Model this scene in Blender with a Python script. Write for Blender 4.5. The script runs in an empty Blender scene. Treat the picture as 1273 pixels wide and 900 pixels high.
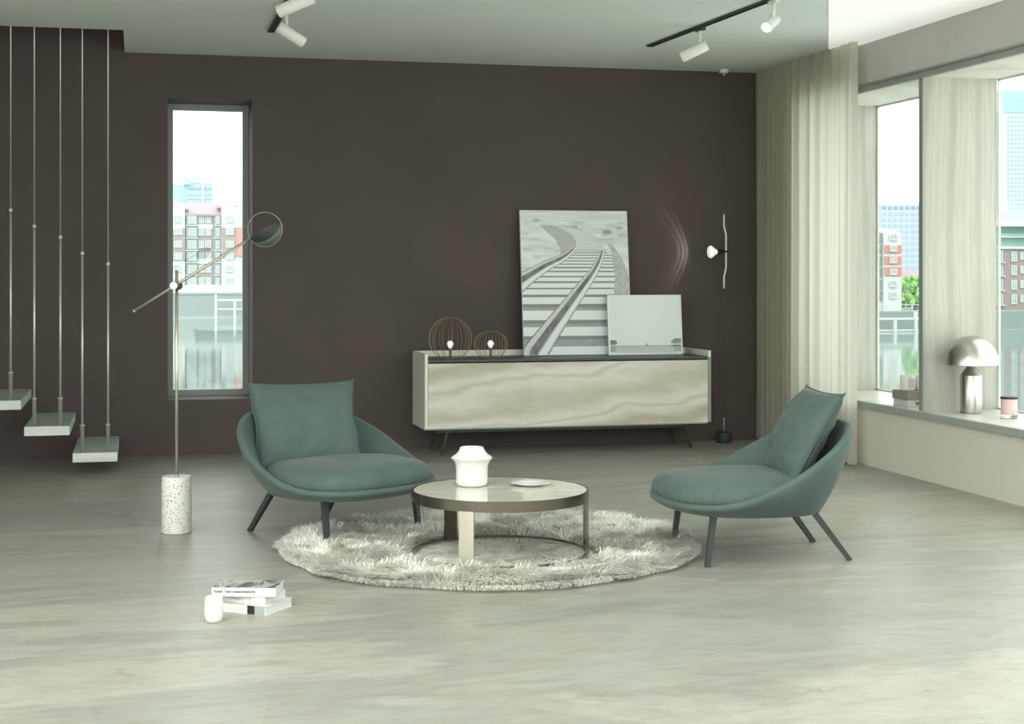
import bpy, bmesh, math, random
import numpy as np
from mathutils import Vector, Matrix, noise
PI = math.pi
random.seed(7); RNG = np.random.default_rng(5)
scn = bpy.context.scene
COL = scn.collection

# ------------------------------------------------------------------ materials
def mat(name, color, rough=.6, metal=0., emit=None, estr=0., sheen=0., trans=0., ior=1.45):
    m = bpy.data.materials.new(name); m.use_nodes = True
    b = m.node_tree.nodes['Principled BSDF']
    b.inputs['Base Color'].default_value = (*color, 1)
    b.inputs['Roughness'].default_value = rough
    b.inputs['Metallic'].default_value = metal
    b.inputs['IOR'].default_value = ior
    if sheen: b.inputs['Sheen Weight'].default_value = sheen; b.inputs['Sheen Roughness'].default_value = .4
    if trans: b.inputs['Transmission Weight'].default_value = trans
    if emit: b.inputs['Emission Color'].default_value = (*emit, 1); b.inputs['Emission Strength'].default_value = estr
    return m
def NT(m): return m.node_tree.nodes, m.node_tree.links, m.node_tree.nodes['Principled BSDF']
def coords(m, scale=(1,1,1), rot=(0,0,0), kind='Object'):
    n, l, b = NT(m)
    tc = n.new('ShaderNodeTexCoord'); mp = n.new('ShaderNodeMapping')
    mp.inputs['Scale'].default_value = scale; mp.inputs['Rotation'].default_value = rot
    l.new(tc.outputs[kind], mp.inputs[0]); return mp.outputs[0]
def noise_tex(m, vec, scale, detail=6, rough=.6, dist=0.):
    n, l, b = NT(m); t = n.new('ShaderNodeTexNoise')
    t.inputs['Scale'].default_value = scale; t.inputs['Detail'].default_value = detail
    t.inputs['Roughness'].default_value = rough; t.inputs['Distortion'].default_value = dist
    l.new(vec, t.inputs['Vector']); return t.outputs['Fac']
def ramp(m, fac, stops):
    n, l, b = NT(m); r = n.new('ShaderNodeValToRGB'); e = r.color_ramp.elements
    while len(e) < len(stops): e.new(.5)
    for i, (p, c) in enumerate(stops): e[i].position = p; e[i].color = (*c, 1)
    l.new(fac, r.inputs[0]); return r.outputs[0]
def mixc(m, fac, a, b_, mode='MIX'):
    n, l, b = NT(m); x = n.new('ShaderNodeMix'); x.data_type = 'RGBA'; x.blend_type = mode
    for s, v in ((0, fac), (6, a), (7, b_)):
        if hasattr(v, 'links') or hasattr(v, 'is_linked'): l.new(v, x.inputs[s])
        else: x.inputs[s].default_value = v if s == 0 else (*v, 1)
    return x.outputs[2]
def bump(m, fac, strength=.2, dist=.01):
    n, l, b = NT(m); x = n.new('ShaderNodeBump'); x.inputs['Strength'].default_value = strength
    x.inputs['Distance'].default_value = dist; l.new(fac, x.inputs['Height']); l.new(x.outputs[0], b.inputs['Normal'])
def base(m, c): NT(m)[1].new(c, NT(m)[2].inputs['Base Color'])

def stone(name, light, mid, vein, scale=1., rot=(0,0,0), stretch=(.35,1.6,1.6), rough=.45, veinw=.35):
    m = mat(name, mid, rough)
    v = coords(m, stretch, rot)
    f1 = noise_tex(m, v, 1.1*scale, 8, .62, .9)
    f2 = noise_tex(m, v, 3.2*scale, 10, .7, 1.6)
    c1 = ramp(m, f1, [(.30, mid), (.48, light), (.60, mid), (.72, light)])
    n, l, b = NT(m)
    w = n.new('ShaderNodeTexWave'); w.wave_type = 'BANDS'; w.bands_direction = 'Y'
    w.inputs['Scale'].default_value = .55*scale; w.inputs['Distortion'].default_value = 7; w.inputs['Detail'].default_value = 6
    w.inputs['Detail Scale'].default_value = 1.3; w.inputs['Detail Roughness'].default_value = .68
    l.new(v, w.inputs['Vector'])
    vm = ramp(m, w.outputs['Fac'], [(.0, (1,1,1)), (.05, (.25,.25,.25)), (.14, (0,0,0)), (1., (0,0,0))])
    vm2 = ramp(m, f2, [(.38, (0,0,0)), (.62, (1,1,1))])
    k = n.new('ShaderNodeMath'); k.operation = 'MULTIPLY'; l.new(vm, k.inputs[0]); l.new(vm2, k.inputs[1])
    k2 = n.new('ShaderNodeMath'); k2.operation = 'MULTIPLY'; l.new(k.outputs[0], k2.inputs[0]); k2.inputs[1].default_value = veinw*2
    c2 = mixc(m, k2.outputs[0], c1, vein)
    f3 = noise_tex(m, v, 2.0*scale, 12, .72, .4)
    c3 = ramp(m, f3, [(.35, (.86,.85,.82)), (.65, (1,1,1))])
    c4 = mixc(m, 1., c2, c3, 'MULTIPLY')
    base(m, c4); bump(m, f2, .05, .004)
    return m

M = {}
def floor_stone():
    m = mat('floor stone', (.4,.4,.36), .40); n, l, b = NT(m); v = coords(m, (.34,1.15,1), (0,0,.13))
    big = noise_tex(m, v, .9, 12, .66, .8)
    c = ramp(m, big, [(.30,(.255,.27,.248)),(.42,(.345,.358,.325)),(.50,(.30,.308,.28)),(.57,(.395,.40,.362)),(.64,(.355,.33,.27)),(.72,(.375,.375,.335))])
    v2 = coords(m, (1.0,2.6,1), (0,0,.22)); f2 = noise_tex(m, v2, 5.5, 14, .78, 1.2)
    c = mixc(m, 1., c, ramp(m, f2, [(.30,(.76,.76,.74)),(.5,(.98,.98,.98)),(.70,(1.1,1.1,1.08))]), 'MULTIPLY')
    for sc, wd, rt, k in ((1.1,.012,.25,.85),(2.3,.014,-.1,.6),(3.9,.012,.4,.5)):
        vv = coords(m, (.55,1.25,1), (0,0,rt)); f = noise_tex(m, vv, sc, 9, .62, 1.4)
        ridge = ramp(m, f, [(.5-wd*2.2,(0,0,0)),(.5,(1,1,1)),(.5+wd*.8,(0,0,0))]); mask = ramp(m, noise_tex(m, vv, sc*1.7+3, 4, .6), [(.5,(0,0,0)),(.66,(1,1,1))])
        mu = n.new('ShaderNodeMath'); mu.operation = 'MULTIPLY'; l.new(ridge, mu.inputs[0]); l.new(mask, mu.inputs[1])
        mk = n.new('ShaderNodeMath'); mk.operation = 'MULTIPLY'; l.new(mu.outputs[0], mk.inputs[0]); mk.inputs[1].default_value = k
        c = mixc(m, mk.outputs[0], c, (.27,.225,.165))
    c = mixc(m, 1., c, (.94,.925,.885), 'MULTIPLY')
    base(m, c); bump(m, f2, .06, .003); return m
M['floor'] = floor_stone()
def banded(name, cols, rot, stretch, scale, dist, rough, axis='Z'):
    m = mat(name, cols[0], rough); n, l, b = NT(m); v = coords(m, stretch, rot)
    w = n.new('ShaderNodeTexWave'); w.wave_type = 'BANDS'; w.bands_direction = axis
    w.inputs['Scale'].default_value = scale; w.inputs['Distortion'].default_value = dist; w.inputs['Detail'].default_value = 5
    w.inputs['Detail Scale'].default_value = .7; w.inputs['Detail Roughness'].default_value = .62; l.new(v, w.inputs['Vector'])
    c1 = ramp(m, w.outputs['Fac'], [(i/(len(cols)-1), c) for i, c in enumerate(cols)])
    f = noise_tex(m, v, 5, 10, .7, .6); c2 = ramp(m, f, [(.3, (.84,.83,.80)), (.62, (1,1,1))])
    base(m, mixc(m, 1., c1, c2, 'MULTIPLY')); bump(m, f, .04, .003); return m
M['stone'] = banded('travertine slab', [(.58,.51,.40),(.74,.71,.61),(.82,.81,.73),(.66,.63,.54),(.82,.80,.72),(.77,.76,.68),(.64,.60,.49)], (0,.16,0), (.55,1,1.6), .40, 9.5, .4)
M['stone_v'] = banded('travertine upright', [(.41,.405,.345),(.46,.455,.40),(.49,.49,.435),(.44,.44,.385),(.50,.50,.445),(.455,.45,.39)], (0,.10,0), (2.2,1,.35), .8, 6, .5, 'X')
M['stone_h'] = stone('travertine soffit', (.74,.72,.65), (.66,.64,.57), (.55,.5,.42), 1.5, (0,0,PI/2), (.4,1.4,1), .5, .3)
M['marble_top'] = stone('marble top', (.74,.73,.64), (.66,.65,.56), (.52,.47,.38), 2.2, (0,0,.4), (.5,1.4,1), .07, .3)
def plaster(name, c, amt=.12, scale=2.2, rough=.85):
    m = mat(name, c, rough); v = coords(m)
    f = noise_tex(m, v, scale, 8, .6, .3)
    lo = tuple(x*(1-amt) for x in c); hi = tuple(min(1,x*(1+amt)) for x in c)
    base(m, ramp(m, f, [(.3, lo), (.7, hi)])); bump(m, noise_tex(m, v, 40, 4), .06, .002); return m
M['brown'] = plaster('brown plaster', (.094,.069,.062), .10, 1.3, .75)
M['cream'] = plaster('cream plaster', (.72,.70,.615), .03, 2)
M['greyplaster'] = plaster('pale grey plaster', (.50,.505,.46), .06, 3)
M['ceiling'] = plaster('grey green ceiling paint', (.79,.845,.805), .02, .8)
M['glowpatch'] = mat('white ceiling with added glow', (.9,.9,.87), .8, emit=(1,.985,.95), estr=.28)  # emission added to brighten the ceiling patch, no lamp behind it
M['sill'] = stone('sill stone', (.68,.68,.62), (.6,.6,.54), (.5,.47,.4), 2, (0,0,PI/2), (.5,1.5,1), .35, .3)
M['sill_edge'] = plaster('sill edge', (.36,.39,.36), .08, 5)
M['alu'] = mat('grey aluminium', (.30,.325,.29), .5, .2)
M['fabric'] = None
def fabric(name, c, sc=260, sheen=.12):
    m = mat(name, c, .85, sheen=sheen); v = coords(m)
    f = noise_tex(m, v, 7, 6, .6)
    base(m, ramp(m, f, [(.3, tuple(x*.88 for x in c)), (.7, tuple(x*1.12 for x in c))]))
    bump(m, noise_tex(m, v, sc, 2), .15, .0015); return m
M['fabric'] = fabric('sage green upholstery', (.072,.109,.094))
M['piping'] = fabric('sage green piping', (.058,.09,.077))
M['legmetal'] = mat('dark grey leg metal', (.045,.055,.05), .45, .3)
M['bronze'] = mat('bronze metal', (.17,.15,.125), .26, 1.)
M['bronze_lit'] = mat('champagne metal', (.55,.52,.42), .35, .7)  # lighter copy of the bronze, reflected light put into the colour
M['nickel'] = mat('brushed nickel', (.50,.49,.45), .30, 1.)
M['steel'] = mat('steel', (.60,.575,.54), .35, .55)
M['brassrod'] = mat('dark brass', (.52,.49,.40), .25, .7)
M['brasswire'] = mat('brass wire', (.34,.27,.16), .4, .4)
M['porcelain'] = mat('white porcelain', (.70,.70,.665), .18)
M['whiteplastic'] = mat('white metal paint', (.82,.83,.79), .4)
M['black'] = mat('black', (.012,.014,.013), .5)
M['charcoal'] = mat('charcoal', (.05,.06,.055), .5)
M['bulb'] = mat('glowing bulb', (.9,.9,.88), .4, emit=(1,.98,.93), estr=.35)
M['emit'] = mat('lit lens', (.9,.9,.9), .4, emit=(1,1,.98), estr=1.6)
M['shade_dark'] = mat('dark green shade', (.028,.034,.026), .5)
M['diffuser'] = mat('pale green shade', (.11,.13,.10), .5)
M['paper'] = mat('paper edge', (.60,.61,.57), .8)
M['white'] = mat('white cover', (.63,.63,.60), .5)
M['ink'] = mat('black ink', (.015,.017,.016), .5)
M['softink'] = mat('grey ink', (.42,.43,.41), .6)
M['spinegrey'] = mat('grey print', (.34,.37,.34), .6)
M['board_side'] = mat('cream lacquer', (.88,.84,.76), .5)
M['board_frame'] = mat('grey lacquer', (.30,.32,.30), .5)
M['board_top'] = mat('dark grey top', (.07,.078,.075), .4)
M['weight'] = mat('black rubber weight', (.03,.04,.04), .6)
M['pinkwax'] = mat('pink candle glass', (.72,.50,.48), .3)
M['clearglass'] = mat('clear glass', (.95,.97,.96), .03, trans=.9)
M['mistwhite'] = mat('frosted white', (.80,.78,.75), .3)
M['taupe'] = mat('taupe linen cover', (.30,.27,.22), .8)
# terrazzo
m = mat('terrazzo', (.74,.75,.70), .45); v = coords(m); n, l, b = NT(m)
vo = n.new('ShaderNodeTexVoronoi'); vo.inputs['Scale'].default_value = 85; l.new(v, vo.inputs['Vector'])
spot = ramp(m, vo.outputs['Distance'], [(.30, (1,1,1)), (.38, (0,0,0))])
sep = n.new('ShaderNodeSeparateColor'); l.new(vo.outputs['Color'], sep.inputs[0])
sel = ramp(m, sep.outputs[0], [(.36, (0,0,0)), (.42, (1,1,1))])
mu = n.new('ShaderNodeMath'); mu.operation = 'MULTIPLY'; l.new(spot, mu.inputs[0]); l.new(sel, mu.inputs[1])
cc = ramp(m, sep.outputs[1], [(0., (.16,.17,.15)), (.4, (.34,.34,.27)), (.7, (.45,.36,.24)), (1., (.25,.30,.24))])
base(m, mixc(m, mu.outputs[0], (.66,.665,.62), cc)); M['terrazzo'] = m
# wood grain tread
m = mat('grey stained wood', (.36,.42,.38), .6); v = coords(m, (9,1.1,1)); f = noise_tex(m, v, 6, 8, .6, 1.2)
base(m, ramp(m, f, [(.3, (.30,.36,.32)), (.5, (.52,.59,.54)), (.7, (.42,.49,.44))])); M['tread'] = m
m = mat('white stained wood edge', (.72,.76,.71), .6); v = coords(m, (1,1,14)); f = noise_tex(m, v, 4, 4)
base(m, ramp(m, f, [(.35, (.64,.68,.63)), (.65, (.78,.81,.76))])); M['tread_edge'] = m
# curtain
m = bpy.data.materials.new('linen sheer'); m.use_nodes = True; nt = m.node_tree; nt.nodes.clear()
out = nt.nodes.new('ShaderNodeOutputMaterial'); d = nt.nodes.new('ShaderNodeBsdfDiffuse'); t = nt.nodes.new('ShaderNodeBsdfTranslucent')
d.inputs[0].default_value = (.56,.545,.47,1); t.inputs[0].default_value = (.80,.79,.70,1)
mx = nt.nodes.new('ShaderNodeMixShader'); mx.inputs[0].default_value = .6
nt.links.new(d.outputs[0], mx.inputs[1]); nt.links.new(t.outputs[0], mx.inputs[2]); nt.links.new(mx.outputs[0], out.inputs[0]); M['curtain'] = m
# window glass: clear with a faint mirror
m = bpy.data.materials.new('window glass'); m.use_nodes = True; nt = m.node_tree; nt.nodes.clear()
out = nt.nodes.new('ShaderNodeOutputMaterial'); tr = nt.nodes.new('ShaderNodeBsdfTransparent'); g = nt.nodes.new('ShaderNodeBsdfGlossy')
tr.inputs[0].default_value = (.97,1,.985,1); g.inputs['Roughness'].default_value = .02
mx = nt.nodes.new('ShaderNodeMixShader'); mx.inputs[0].default_value = .05
nt.links.new(tr.outputs[0], mx.inputs[1]); nt.links.new(g.outputs[0], mx.inputs[2]); nt.links.new(mx.outputs[0], out.inputs[0]); M['glass'] = m
# printed surfaces (colour attribute)
def printmat(name):
    m = mat(name, (.8,.8,.8), .55); n, l, b = NT(m); a = n.new('ShaderNodeVertexColor'); a.layer_name = 'print'
    l.new(a.outputs[0], b.inputs['Base Color']); return m
M['print'] = printmat('printed picture')
m = mat('rug wool', (.62,.63,.56), .9); n, l, b = NT(m); a = n.new('ShaderNodeVertexColor'); a.layer_name = 'print'
l.new(a.outputs[0], b.inputs['Base Color']); M['wool'] = m
M['rugback'] = mat('rug backing', (.22,.23,.20), .9)
# city
M['c_white'] = mat('white render', (0.546,0.558,0.558), .9)
M['c_brick'] = mat('brown brick', (0.285,0.223,0.211), .9)
M['c_red'] = mat('orange brick', (0.496,0.223,0.167), .9)
M['c_roof'] = mat('pinkish tiles', (0.33,0.24,0.28), .9)
M['c_green'] = mat('green glazed bay', (0.186,0.273,0.260), .5)
M['c_pane'] = mat('pale window pane', (0.310,0.384,0.397), .4)
M['c_paneg'] = mat('green window pane', (0.186,0.409,0.322), .4)
M['c_blue'] = mat('pale blue cladding', (0.322,0.459,0.533), .6)
M['c_cyan'] = mat('cyan cladding', (0.310,0.515,0.533), .6)
M['c_bluepane'] = mat('blue pane', (0.223,0.322,0.484), .5)
M['c_lav'] = mat('lavender cladding', (0.471,0.484,0.558), .7)
M['c_quay'] = mat('quay concrete', (0.211,0.260,0.254), .9)
M['c_rail'] = mat('pale railing', (0.508,0.521,0.533), .8)
M['c_glassgreen'] = mat('green curtain wall', (0.260,0.459,0.372), .5)
M['land'] = mat('bank paving', (.62,.64,.62), .95)
m = mat('foliage', (.22,.42,.12), .9); v = coords(m); f = noise_tex(m, v, 1.5, 5)
base(m, ramp(m, f, [(.35, (.18,.42,.14)), (.65, (.42,.66,.26))])); M['leaf'] = m
m = mat('dock water', (.16,.22,.21), .06, ior=1.5); v = coords(m, (.6,.12,1)); bump(m, noise_tex(m, v, 1., 3), .012, .15)
M['water'] = m

# ------------------------------------------------------------------ mesh helpers
class MB:
    def __init__(s): s.bm = bmesh.new(); s.mats = []
    def mi(s, m):
        if m is None: return 0
        if m not in s.mats: s.mats.append(m)
        return s.mats.index(m)
    def box(s, a, b, m=None, bev=0.):
        t = bmesh.new(); bmesh.ops.create_cube(t, size=1)
        c = [(a[i]+b[i])/2 for i in range(3)]; d = [abs(b[i]-a[i]) for i in range(3)]
        for v in t.verts: v.co = Vector((c[i]+v.co[i]*d[i] for i in range(3)))
        if bev: bmesh.ops.bevel(t, geom=t.edges[:], offset=bev, segments=2, affect='EDGES', profile=.5)
        return s.join(t, m)
    def join(s, t, m=None, mtx=None):
        k = s.mi(m); mp = {}
        for v in t.verts: mp[v] = s.bm.verts.new(mtx @ v.co if mtx else v.co)
        for f in t.faces:
            try: nf = s.bm.faces.new([mp[v] for v in f.verts]); nf.material_index = k; nf.smooth = f.smooth
            except ValueError: pass
        t.free(); return s
    def face(s, pts, m=None):
        f = s.bm.faces.new([s.bm.verts.new(p) for p in pts]); f.material_index = s.mi(m); return f
    def loft(s, rings, m=None, closed=True, cap0=True, cap1=True, smooth=True):
        k = s.mi(m); R = [[s.bm.verts.new(p) for p in r] for r in rings]; n = len(R[0])
        for i in range(len(R)-1):
            for j in range(n if closed else n-1):
                f = s.bm.faces.new((R[i][j], R[i][(j+1)%n], R[i+1][(j+1)%n], R[i+1][j])); f.material_index = k; f.smooth = smooth
        if cap0: f = s.bm.faces.new(R[0][::-1]); f.material_index = k
        if cap1: f = s.bm.faces.new(R[-1]); f.material_index = k
        return s
    def tube(s, pts, r, n=10, m=None, cap=True, closed=False, square=False):
        pts = [Vector(p) for p in pts]; rs = r if isinstance(r, (list, tuple)) else [r]*len(pts)
        rings = []; up = None; N = len(pts)
        for i, p in enumerate(pts):
            if closed: t = pts[(i+1)%N]-pts[i-1]
            else: t = (pts[min(i+1,N-1)]-pts[max(i-1,0)])
            t.normalize()
            if up is None:
                up = Vector((0,0,1)) if abs(t.z) < .9 else Vector((1,0,0))
            a = t.cross(up).normalized(); b = a.cross(t).normalized(); up = b
            ph = PI/4 if square else 0; nn = 4 if square else n
            rings.append([p + (a*math.cos(ph+2*PI*k/nn)+b*math.sin(ph+2*PI*k/nn))*rs[i] for k in range(nn)])
        if closed: rings.append(rings[0])
        return s.loft(rings, m, True, cap and not closed, cap and not closed, not square)
    def lathe(s, prof, n=48, m=None, c=(0,0,0), cap0=True, cap1=True, axis=None):
        q = None
        if axis is not None: q = Vector((0,0,1)).rotation_difference(Vector(axis).normalized()).to_matrix()
        rings = []
        for r, z in prof:
            ring = []
            for k in range(n):
                p = Vector((r*math.cos(2*PI*k/n), r*math.sin(2*PI*k/n), z))
                if q: p = q @ p
                ring.append(p + Vector(c))
            rings.append(ring)
        return s.loft(rings, m, True, cap0, cap1)
    def build(s, name, m=None, parent=None, origin=None, sharp=None, rz=0):
        bmesh.ops.remove_doubles(s.bm, verts=s.bm.verts[:], dist=1e-6)
        bmesh.ops.recalc_face_normals(s.bm, faces=s.bm.faces[:])
        me = bpy.data.meshes.new(name); s.bm.to_mesh(me); s.bm.free()
        for x in (s.mats or [m]): me.materials.append(x)
        if origin is not None: me.transform(Matrix.Translation(-Vector(origin)))
        if sharp: 
            try: me.set_sharp_from_angle(angle=math.radians(sharp))
            except Exception: pass
        o = bpy.data.objects.new(name, me); COL.objects.link(o)
        if parent: o.parent = parent
        if origin is not None: o.location = origin
        if rz: o.rotation_euler.z = rz
        return o
def tag(o, label=None, cat=None, group=None, kind=None):
    if label: o['label'] = label
    if cat: o['category'] = cat
    if group: o['group'] = group
    if kind: o['kind'] = kind
    return o
def empty(name, loc=(0,0,0), rz=0, **k):
    o = bpy.data.objects.new(name, None); COL.objects.link(o); o.location = loc; o.rotation_euler.z = rz
    o.empty_display_size = .1; return tag(o, **k)
def copy_tree(o, parent=None):
    c = o.copy(); COL.objects.link(c)
    if parent: c.parent = parent
    for ch in [x for x in bpy.data.objects if x.parent == o]: copy_tree(ch, c)
    return c
def struct(name, mb, m=None, label=None, cat=None, **k):
    return tag(mb.build(name, m, **k), label, cat, kind='structure')
def text_obj(body, size, m, name, parent, loc, rot, extrude=.0002, sx=1.):
    cu = bpy.data.curves.new(name, 'FONT'); cu.body = body; cu.size = size; cu.extrude = extrude; cu.offset = size*.02; cu.align_x = 'LEFT'
    t = bpy.data.objects.new(name, cu); COL.objects.link(t); bpy.context.view_layer.update()
    me = bpy.data.meshes.new_from_object(t); bpy.data.objects.remove(t)
    me.transform(Matrix.Scale(sx, 4, (1,0,0))); me.materials.clear(); me.materials.append(m)
    o = bpy.data.objects.new(name, me); COL.objects.link(o); o.parent = parent; o.location = loc; o.rotation_euler = rot
    return o

# ------------------------------------------------------------------ the room
H, YB, XR = 2.844, 11.14, 4.77
XO, ZW0, ZW1 = 5.29, .43, 2.52          # outer glazing plane, sill height, window head
b = MB(); b.box((-8,-6,-.25), (XR+.7,YB+.5,0)); struct('floor', b, M['floor'], 'pale beige grey stone floor with soft horizontal veins', 'floor')
# ceiling with the opening over the stair
OX, OY = -.082, 10.12
CY0 = 5.4
b = MB()
b.box((-8,CY0,H), (XR+.6,OY,H+.3)); b.box((OX,OY,H), (XR+.6,YB,H+.3))
struct('ceiling', b, M['ceiling'], 'grey green painted ceiling with a stair opening at the left', 'ceiling')
b = MB(); b.box((-8,OY-.1,H+.3), (OX+.1,OY,4.4)); b.box((OX,OY-.1,H+.3), (OX+.1,YB,4.4)); b.box((-8,OY-.1,4.4), (OX+.1,YB+.4,4.5)); b.box((-8.1,OY-.1,H),(-8,YB+.4,4.5))  # unseen closed shaft, added so no sky light falls through the opening
struct('wall_stairwell_blocker', b, M['brown'], 'brown shaft walls and lid added above the stair opening to shut out sky light', 'wall')
b = MB(); b.box((-3.8,6.6,0), (-3.6,YB,H)); struct('wall_left_blocker', b, M['cream'], 'unseen pale wall at the left, added to hold back side light', 'wall')  # unseen, added to keep side light from the back of the room
# white ceiling patch by the window, brightened by an added glow
def camdir(px):                                      # plan direction of the line of sight used when surveying the room
    t = (px-636.5)/1910; s_, c_ = math.sin(math.radians(13.73)), math.cos(math.radians(13.73))
    return Vector((s_+c_*t, c_-s_*t))
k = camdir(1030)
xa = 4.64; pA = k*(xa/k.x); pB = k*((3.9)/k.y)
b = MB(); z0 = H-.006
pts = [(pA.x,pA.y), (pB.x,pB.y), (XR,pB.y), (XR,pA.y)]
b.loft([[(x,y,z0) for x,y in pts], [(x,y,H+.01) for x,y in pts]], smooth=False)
struct('trim_1', b, M['glowpatch'], 'bright white ceiling patch with added glow beside the window wall', 'ceiling panel')
# back wall with the narrow window
WX0, WX1, WZ0, WZ1 = .214, .806, .392, 2.530
b = MB(); Y1 = YB+.5
b.box((-8,YB,0), (WX0,Y1,4.5)); b.box((WX1,YB,0), (XR+.6,Y1,4.5)); b.box((WX0,YB,0), (WX1,Y1,WZ0)); b.box((WX0,YB,WZ1), (WX1,Y1,4.5))
struct('wall_back', b, M['brown'], 'dark brown plaster back wall', 'wall')
b = MB(); fy0, fy1, fw = YB+.36, YB+.42, .045
b.box((WX0,fy0,WZ0), (WX0+fw,fy1,WZ1)); b.box((WX1-fw,fy0,WZ0), (WX1,fy1,WZ1)); b.box((WX0+fw,fy0,WZ0), (WX1-fw,fy1,WZ0+fw)); b.box((WX0+fw,fy0,WZ1-fw), (WX1-fw,fy1,WZ1))
w1 = struct('window_1', b, M['alu'], 'narrow tall window with grey frame in the brown wall', 'window')
b = MB(); b.box((WX0+fw,fy0+.025,WZ0+fw), (WX1-fw,fy0+.033,WZ1-fw)); b.build('pane', M['glass'], w1)
# right wall
b = MB()
b.box((XR,-2,0), (XO+.012,10.37,.388)); struct('wall_right', b, M['cream'], 'low cream wall under the stone window sill', 'wall')
b = MB(); b.box((XR,10.37,0), (XO+.012,YB,H)); struct('wall_corner', b, M['cream'], 'cream wall behind the curtain beside the corner', 'wall')
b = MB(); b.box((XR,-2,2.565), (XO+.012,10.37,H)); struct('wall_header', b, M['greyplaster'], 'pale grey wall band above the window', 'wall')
b = MB()
for y0, y1 in ((-2,2.9),(2.904,5.6),(5.604,7.98),(7.984,9.02),(9.024,10.36)):
    b.box((XR-.012,y0,2.512), (XR+.02,y1,2.566)); b.box((XR-.02,y0,2.552), (XR-.012,y1,2.566))
struct('trim_2', b, M['alu'], 'grey metal profile along the window head', 'trim')
b = MB(); b.box((XR+.02,-2,2.52), (XO+.012,10.37,2.565)); struct('trim_3', b, M['stone_h'], 'stone lining above the window niche', 'trim')
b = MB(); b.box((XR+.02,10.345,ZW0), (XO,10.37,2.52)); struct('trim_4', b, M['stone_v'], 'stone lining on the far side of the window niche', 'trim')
b = MB(); b.box((XR-.03,-2,.388), (XR-.01,10.37,ZW0-.002), M['sill_edge']); b.box((XR-.01,-2,.388), (XO+.012,10.37,ZW0), M['sill'])
struct('windowsill', b, None, 'long pale stone window sill with grey front edge', 'window sill')
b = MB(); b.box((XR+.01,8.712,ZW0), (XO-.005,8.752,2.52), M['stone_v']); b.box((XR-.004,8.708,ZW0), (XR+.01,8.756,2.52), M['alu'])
struct('trim_5', b, None, 'upright stone panel with dark metal edge between the windows', 'stone panel')
for i, (y0, y1, lb) in enumerate(((8.752,10.345,'far window on the right beside the curtain'), (-2,8.712,'near window on the right beyond the stone panel'))):
    b = MB(); f = .012
    b.box((XO,y0,ZW0), (XO+.015,y1,ZW0+f)); b.box((XO,y0,2.52-f), (XO+.015,y1,2.52)); b.box((XO,y0,ZW0), (XO+.015,y0+f,2.52)); b.box((XO,y1-f,ZW0), (XO+.015,y1,2.52))
    w = struct('window_%d' % (i+2), b, M['stone_h'], lb, 'window')
    b = MB(); b.box((XO+.004,y0+f,ZW0+f), (XO+.011,y1-f,2.52-f)); b.build('pane', M['glass'], w)

# ------------------------------------------------------------------ curtain
b = MB(); ys = np.linspace(9.42, 11.10, 240); top, bot = [], []
zs = [H-.002, 2.5, 2.0, 1.4, .7, .012]
rings = []
for j, z in enumerate(zs):
    row = []
    for y in ys:
        u = (y-9.42)/1.68
        ph = 2*PI*(u*13 + .55*math.sin(u*7.1+.8)) 
        amp = .026*(.75+.35*math.sin(u*11+2)) * (.8 + .25*(H-z)/H)
        x = 4.655 + amp*math.sin(ph + .12*math.sin(z*1.7+u*9)) + .006*math.sin(ph*2.3+z*.6)
        row.append((x, y + .012*math.cos(ph)*(1 if j else .8), z))
    rings.append(row)
k0 = b.loft(rings, None, closed=False, cap0=False, cap1=False)
cu = b.build('curtain', M['curtain'])
tag(cu, 'floor length pale linen sheer curtain hanging in the right corner', 'curtain')


# ------------------------------------------------------------------ hanging stair treads
slope = .177/.285
def tread(x0, zt, rods, label, z_conn):
    root = empty('stair_tread', (x0+.14, 10.62, zt), label=label, cat='stair tread', group='hanging stair treads')
    x1 = x0+.275; yf, yb = 10.145, YB+.0
    b = MB(); b.box((x0,yf,zt-.058), (x1,yb,zt-.001), M['tread_edge']); b.box((x0+.002,yf+.002,zt-.003), (x1-.002,yb,zt), M['tread'])
    o = b.build('tread', None, root); o.location = -Vector(root.location)
    for rx, zc in zip(rods, z_conn):
        y = yf+.02
        b = MB(); b.tube([(rx,y,zt-.01), (rx,y,zc)], .0072, 10); r = b.build('lower_rod', M['steel'], root); r.location = -Vector(root.location)
        b = MB(); b.tube([(rx,y,zc), (rx,y,4.39)], .0042, 8); q = b.build('upper_rod', M['steel'], root); q.location = -Vector(root.location)
        b = MB(); b.lathe([(.009,0),(.012,.005),(.012,.018),(.006,.026)], 16, c=(rx,y,zc-.012)); q = b.build('connector', M['steel'], root); q.location = -Vector(root.location)
        b = MB(); b.lathe([(.0125,0),(.0125,.172),(.017,.175),(.017,.18),(.008,.186)], 16, c=(rx,y,zt-.003)); q = b.build('sleeve', M['steel'], root); q.location = -Vector(root.location)
def Xat(px, Y):
    k = camdir(px); return Y*k.x/k.y
yf = 10.165
x1_ = Xat(90.3, 10.145); x2_ = Xat(30, 10.145); x3_ = 2*x2_-x1_
tread(x1_, .147, [Xat(102.3,yf), Xat(134.3,yf)], 'lowest grey wood stair tread hanging on two steel rods', [1.418, 1.352])
tread(x2_, .322, [Xat(42.6,yf), Xat(75,yf)], 'middle grey wood stair tread hanging on two steel rods', [1.59, 1.52])
tread(x3_, .490, [Xat(13.3,yf)-.155, Xat(13.3,yf)], 'highest grey wood stair tread cut off by the left picture edge', [1.76, 1.69])

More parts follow.
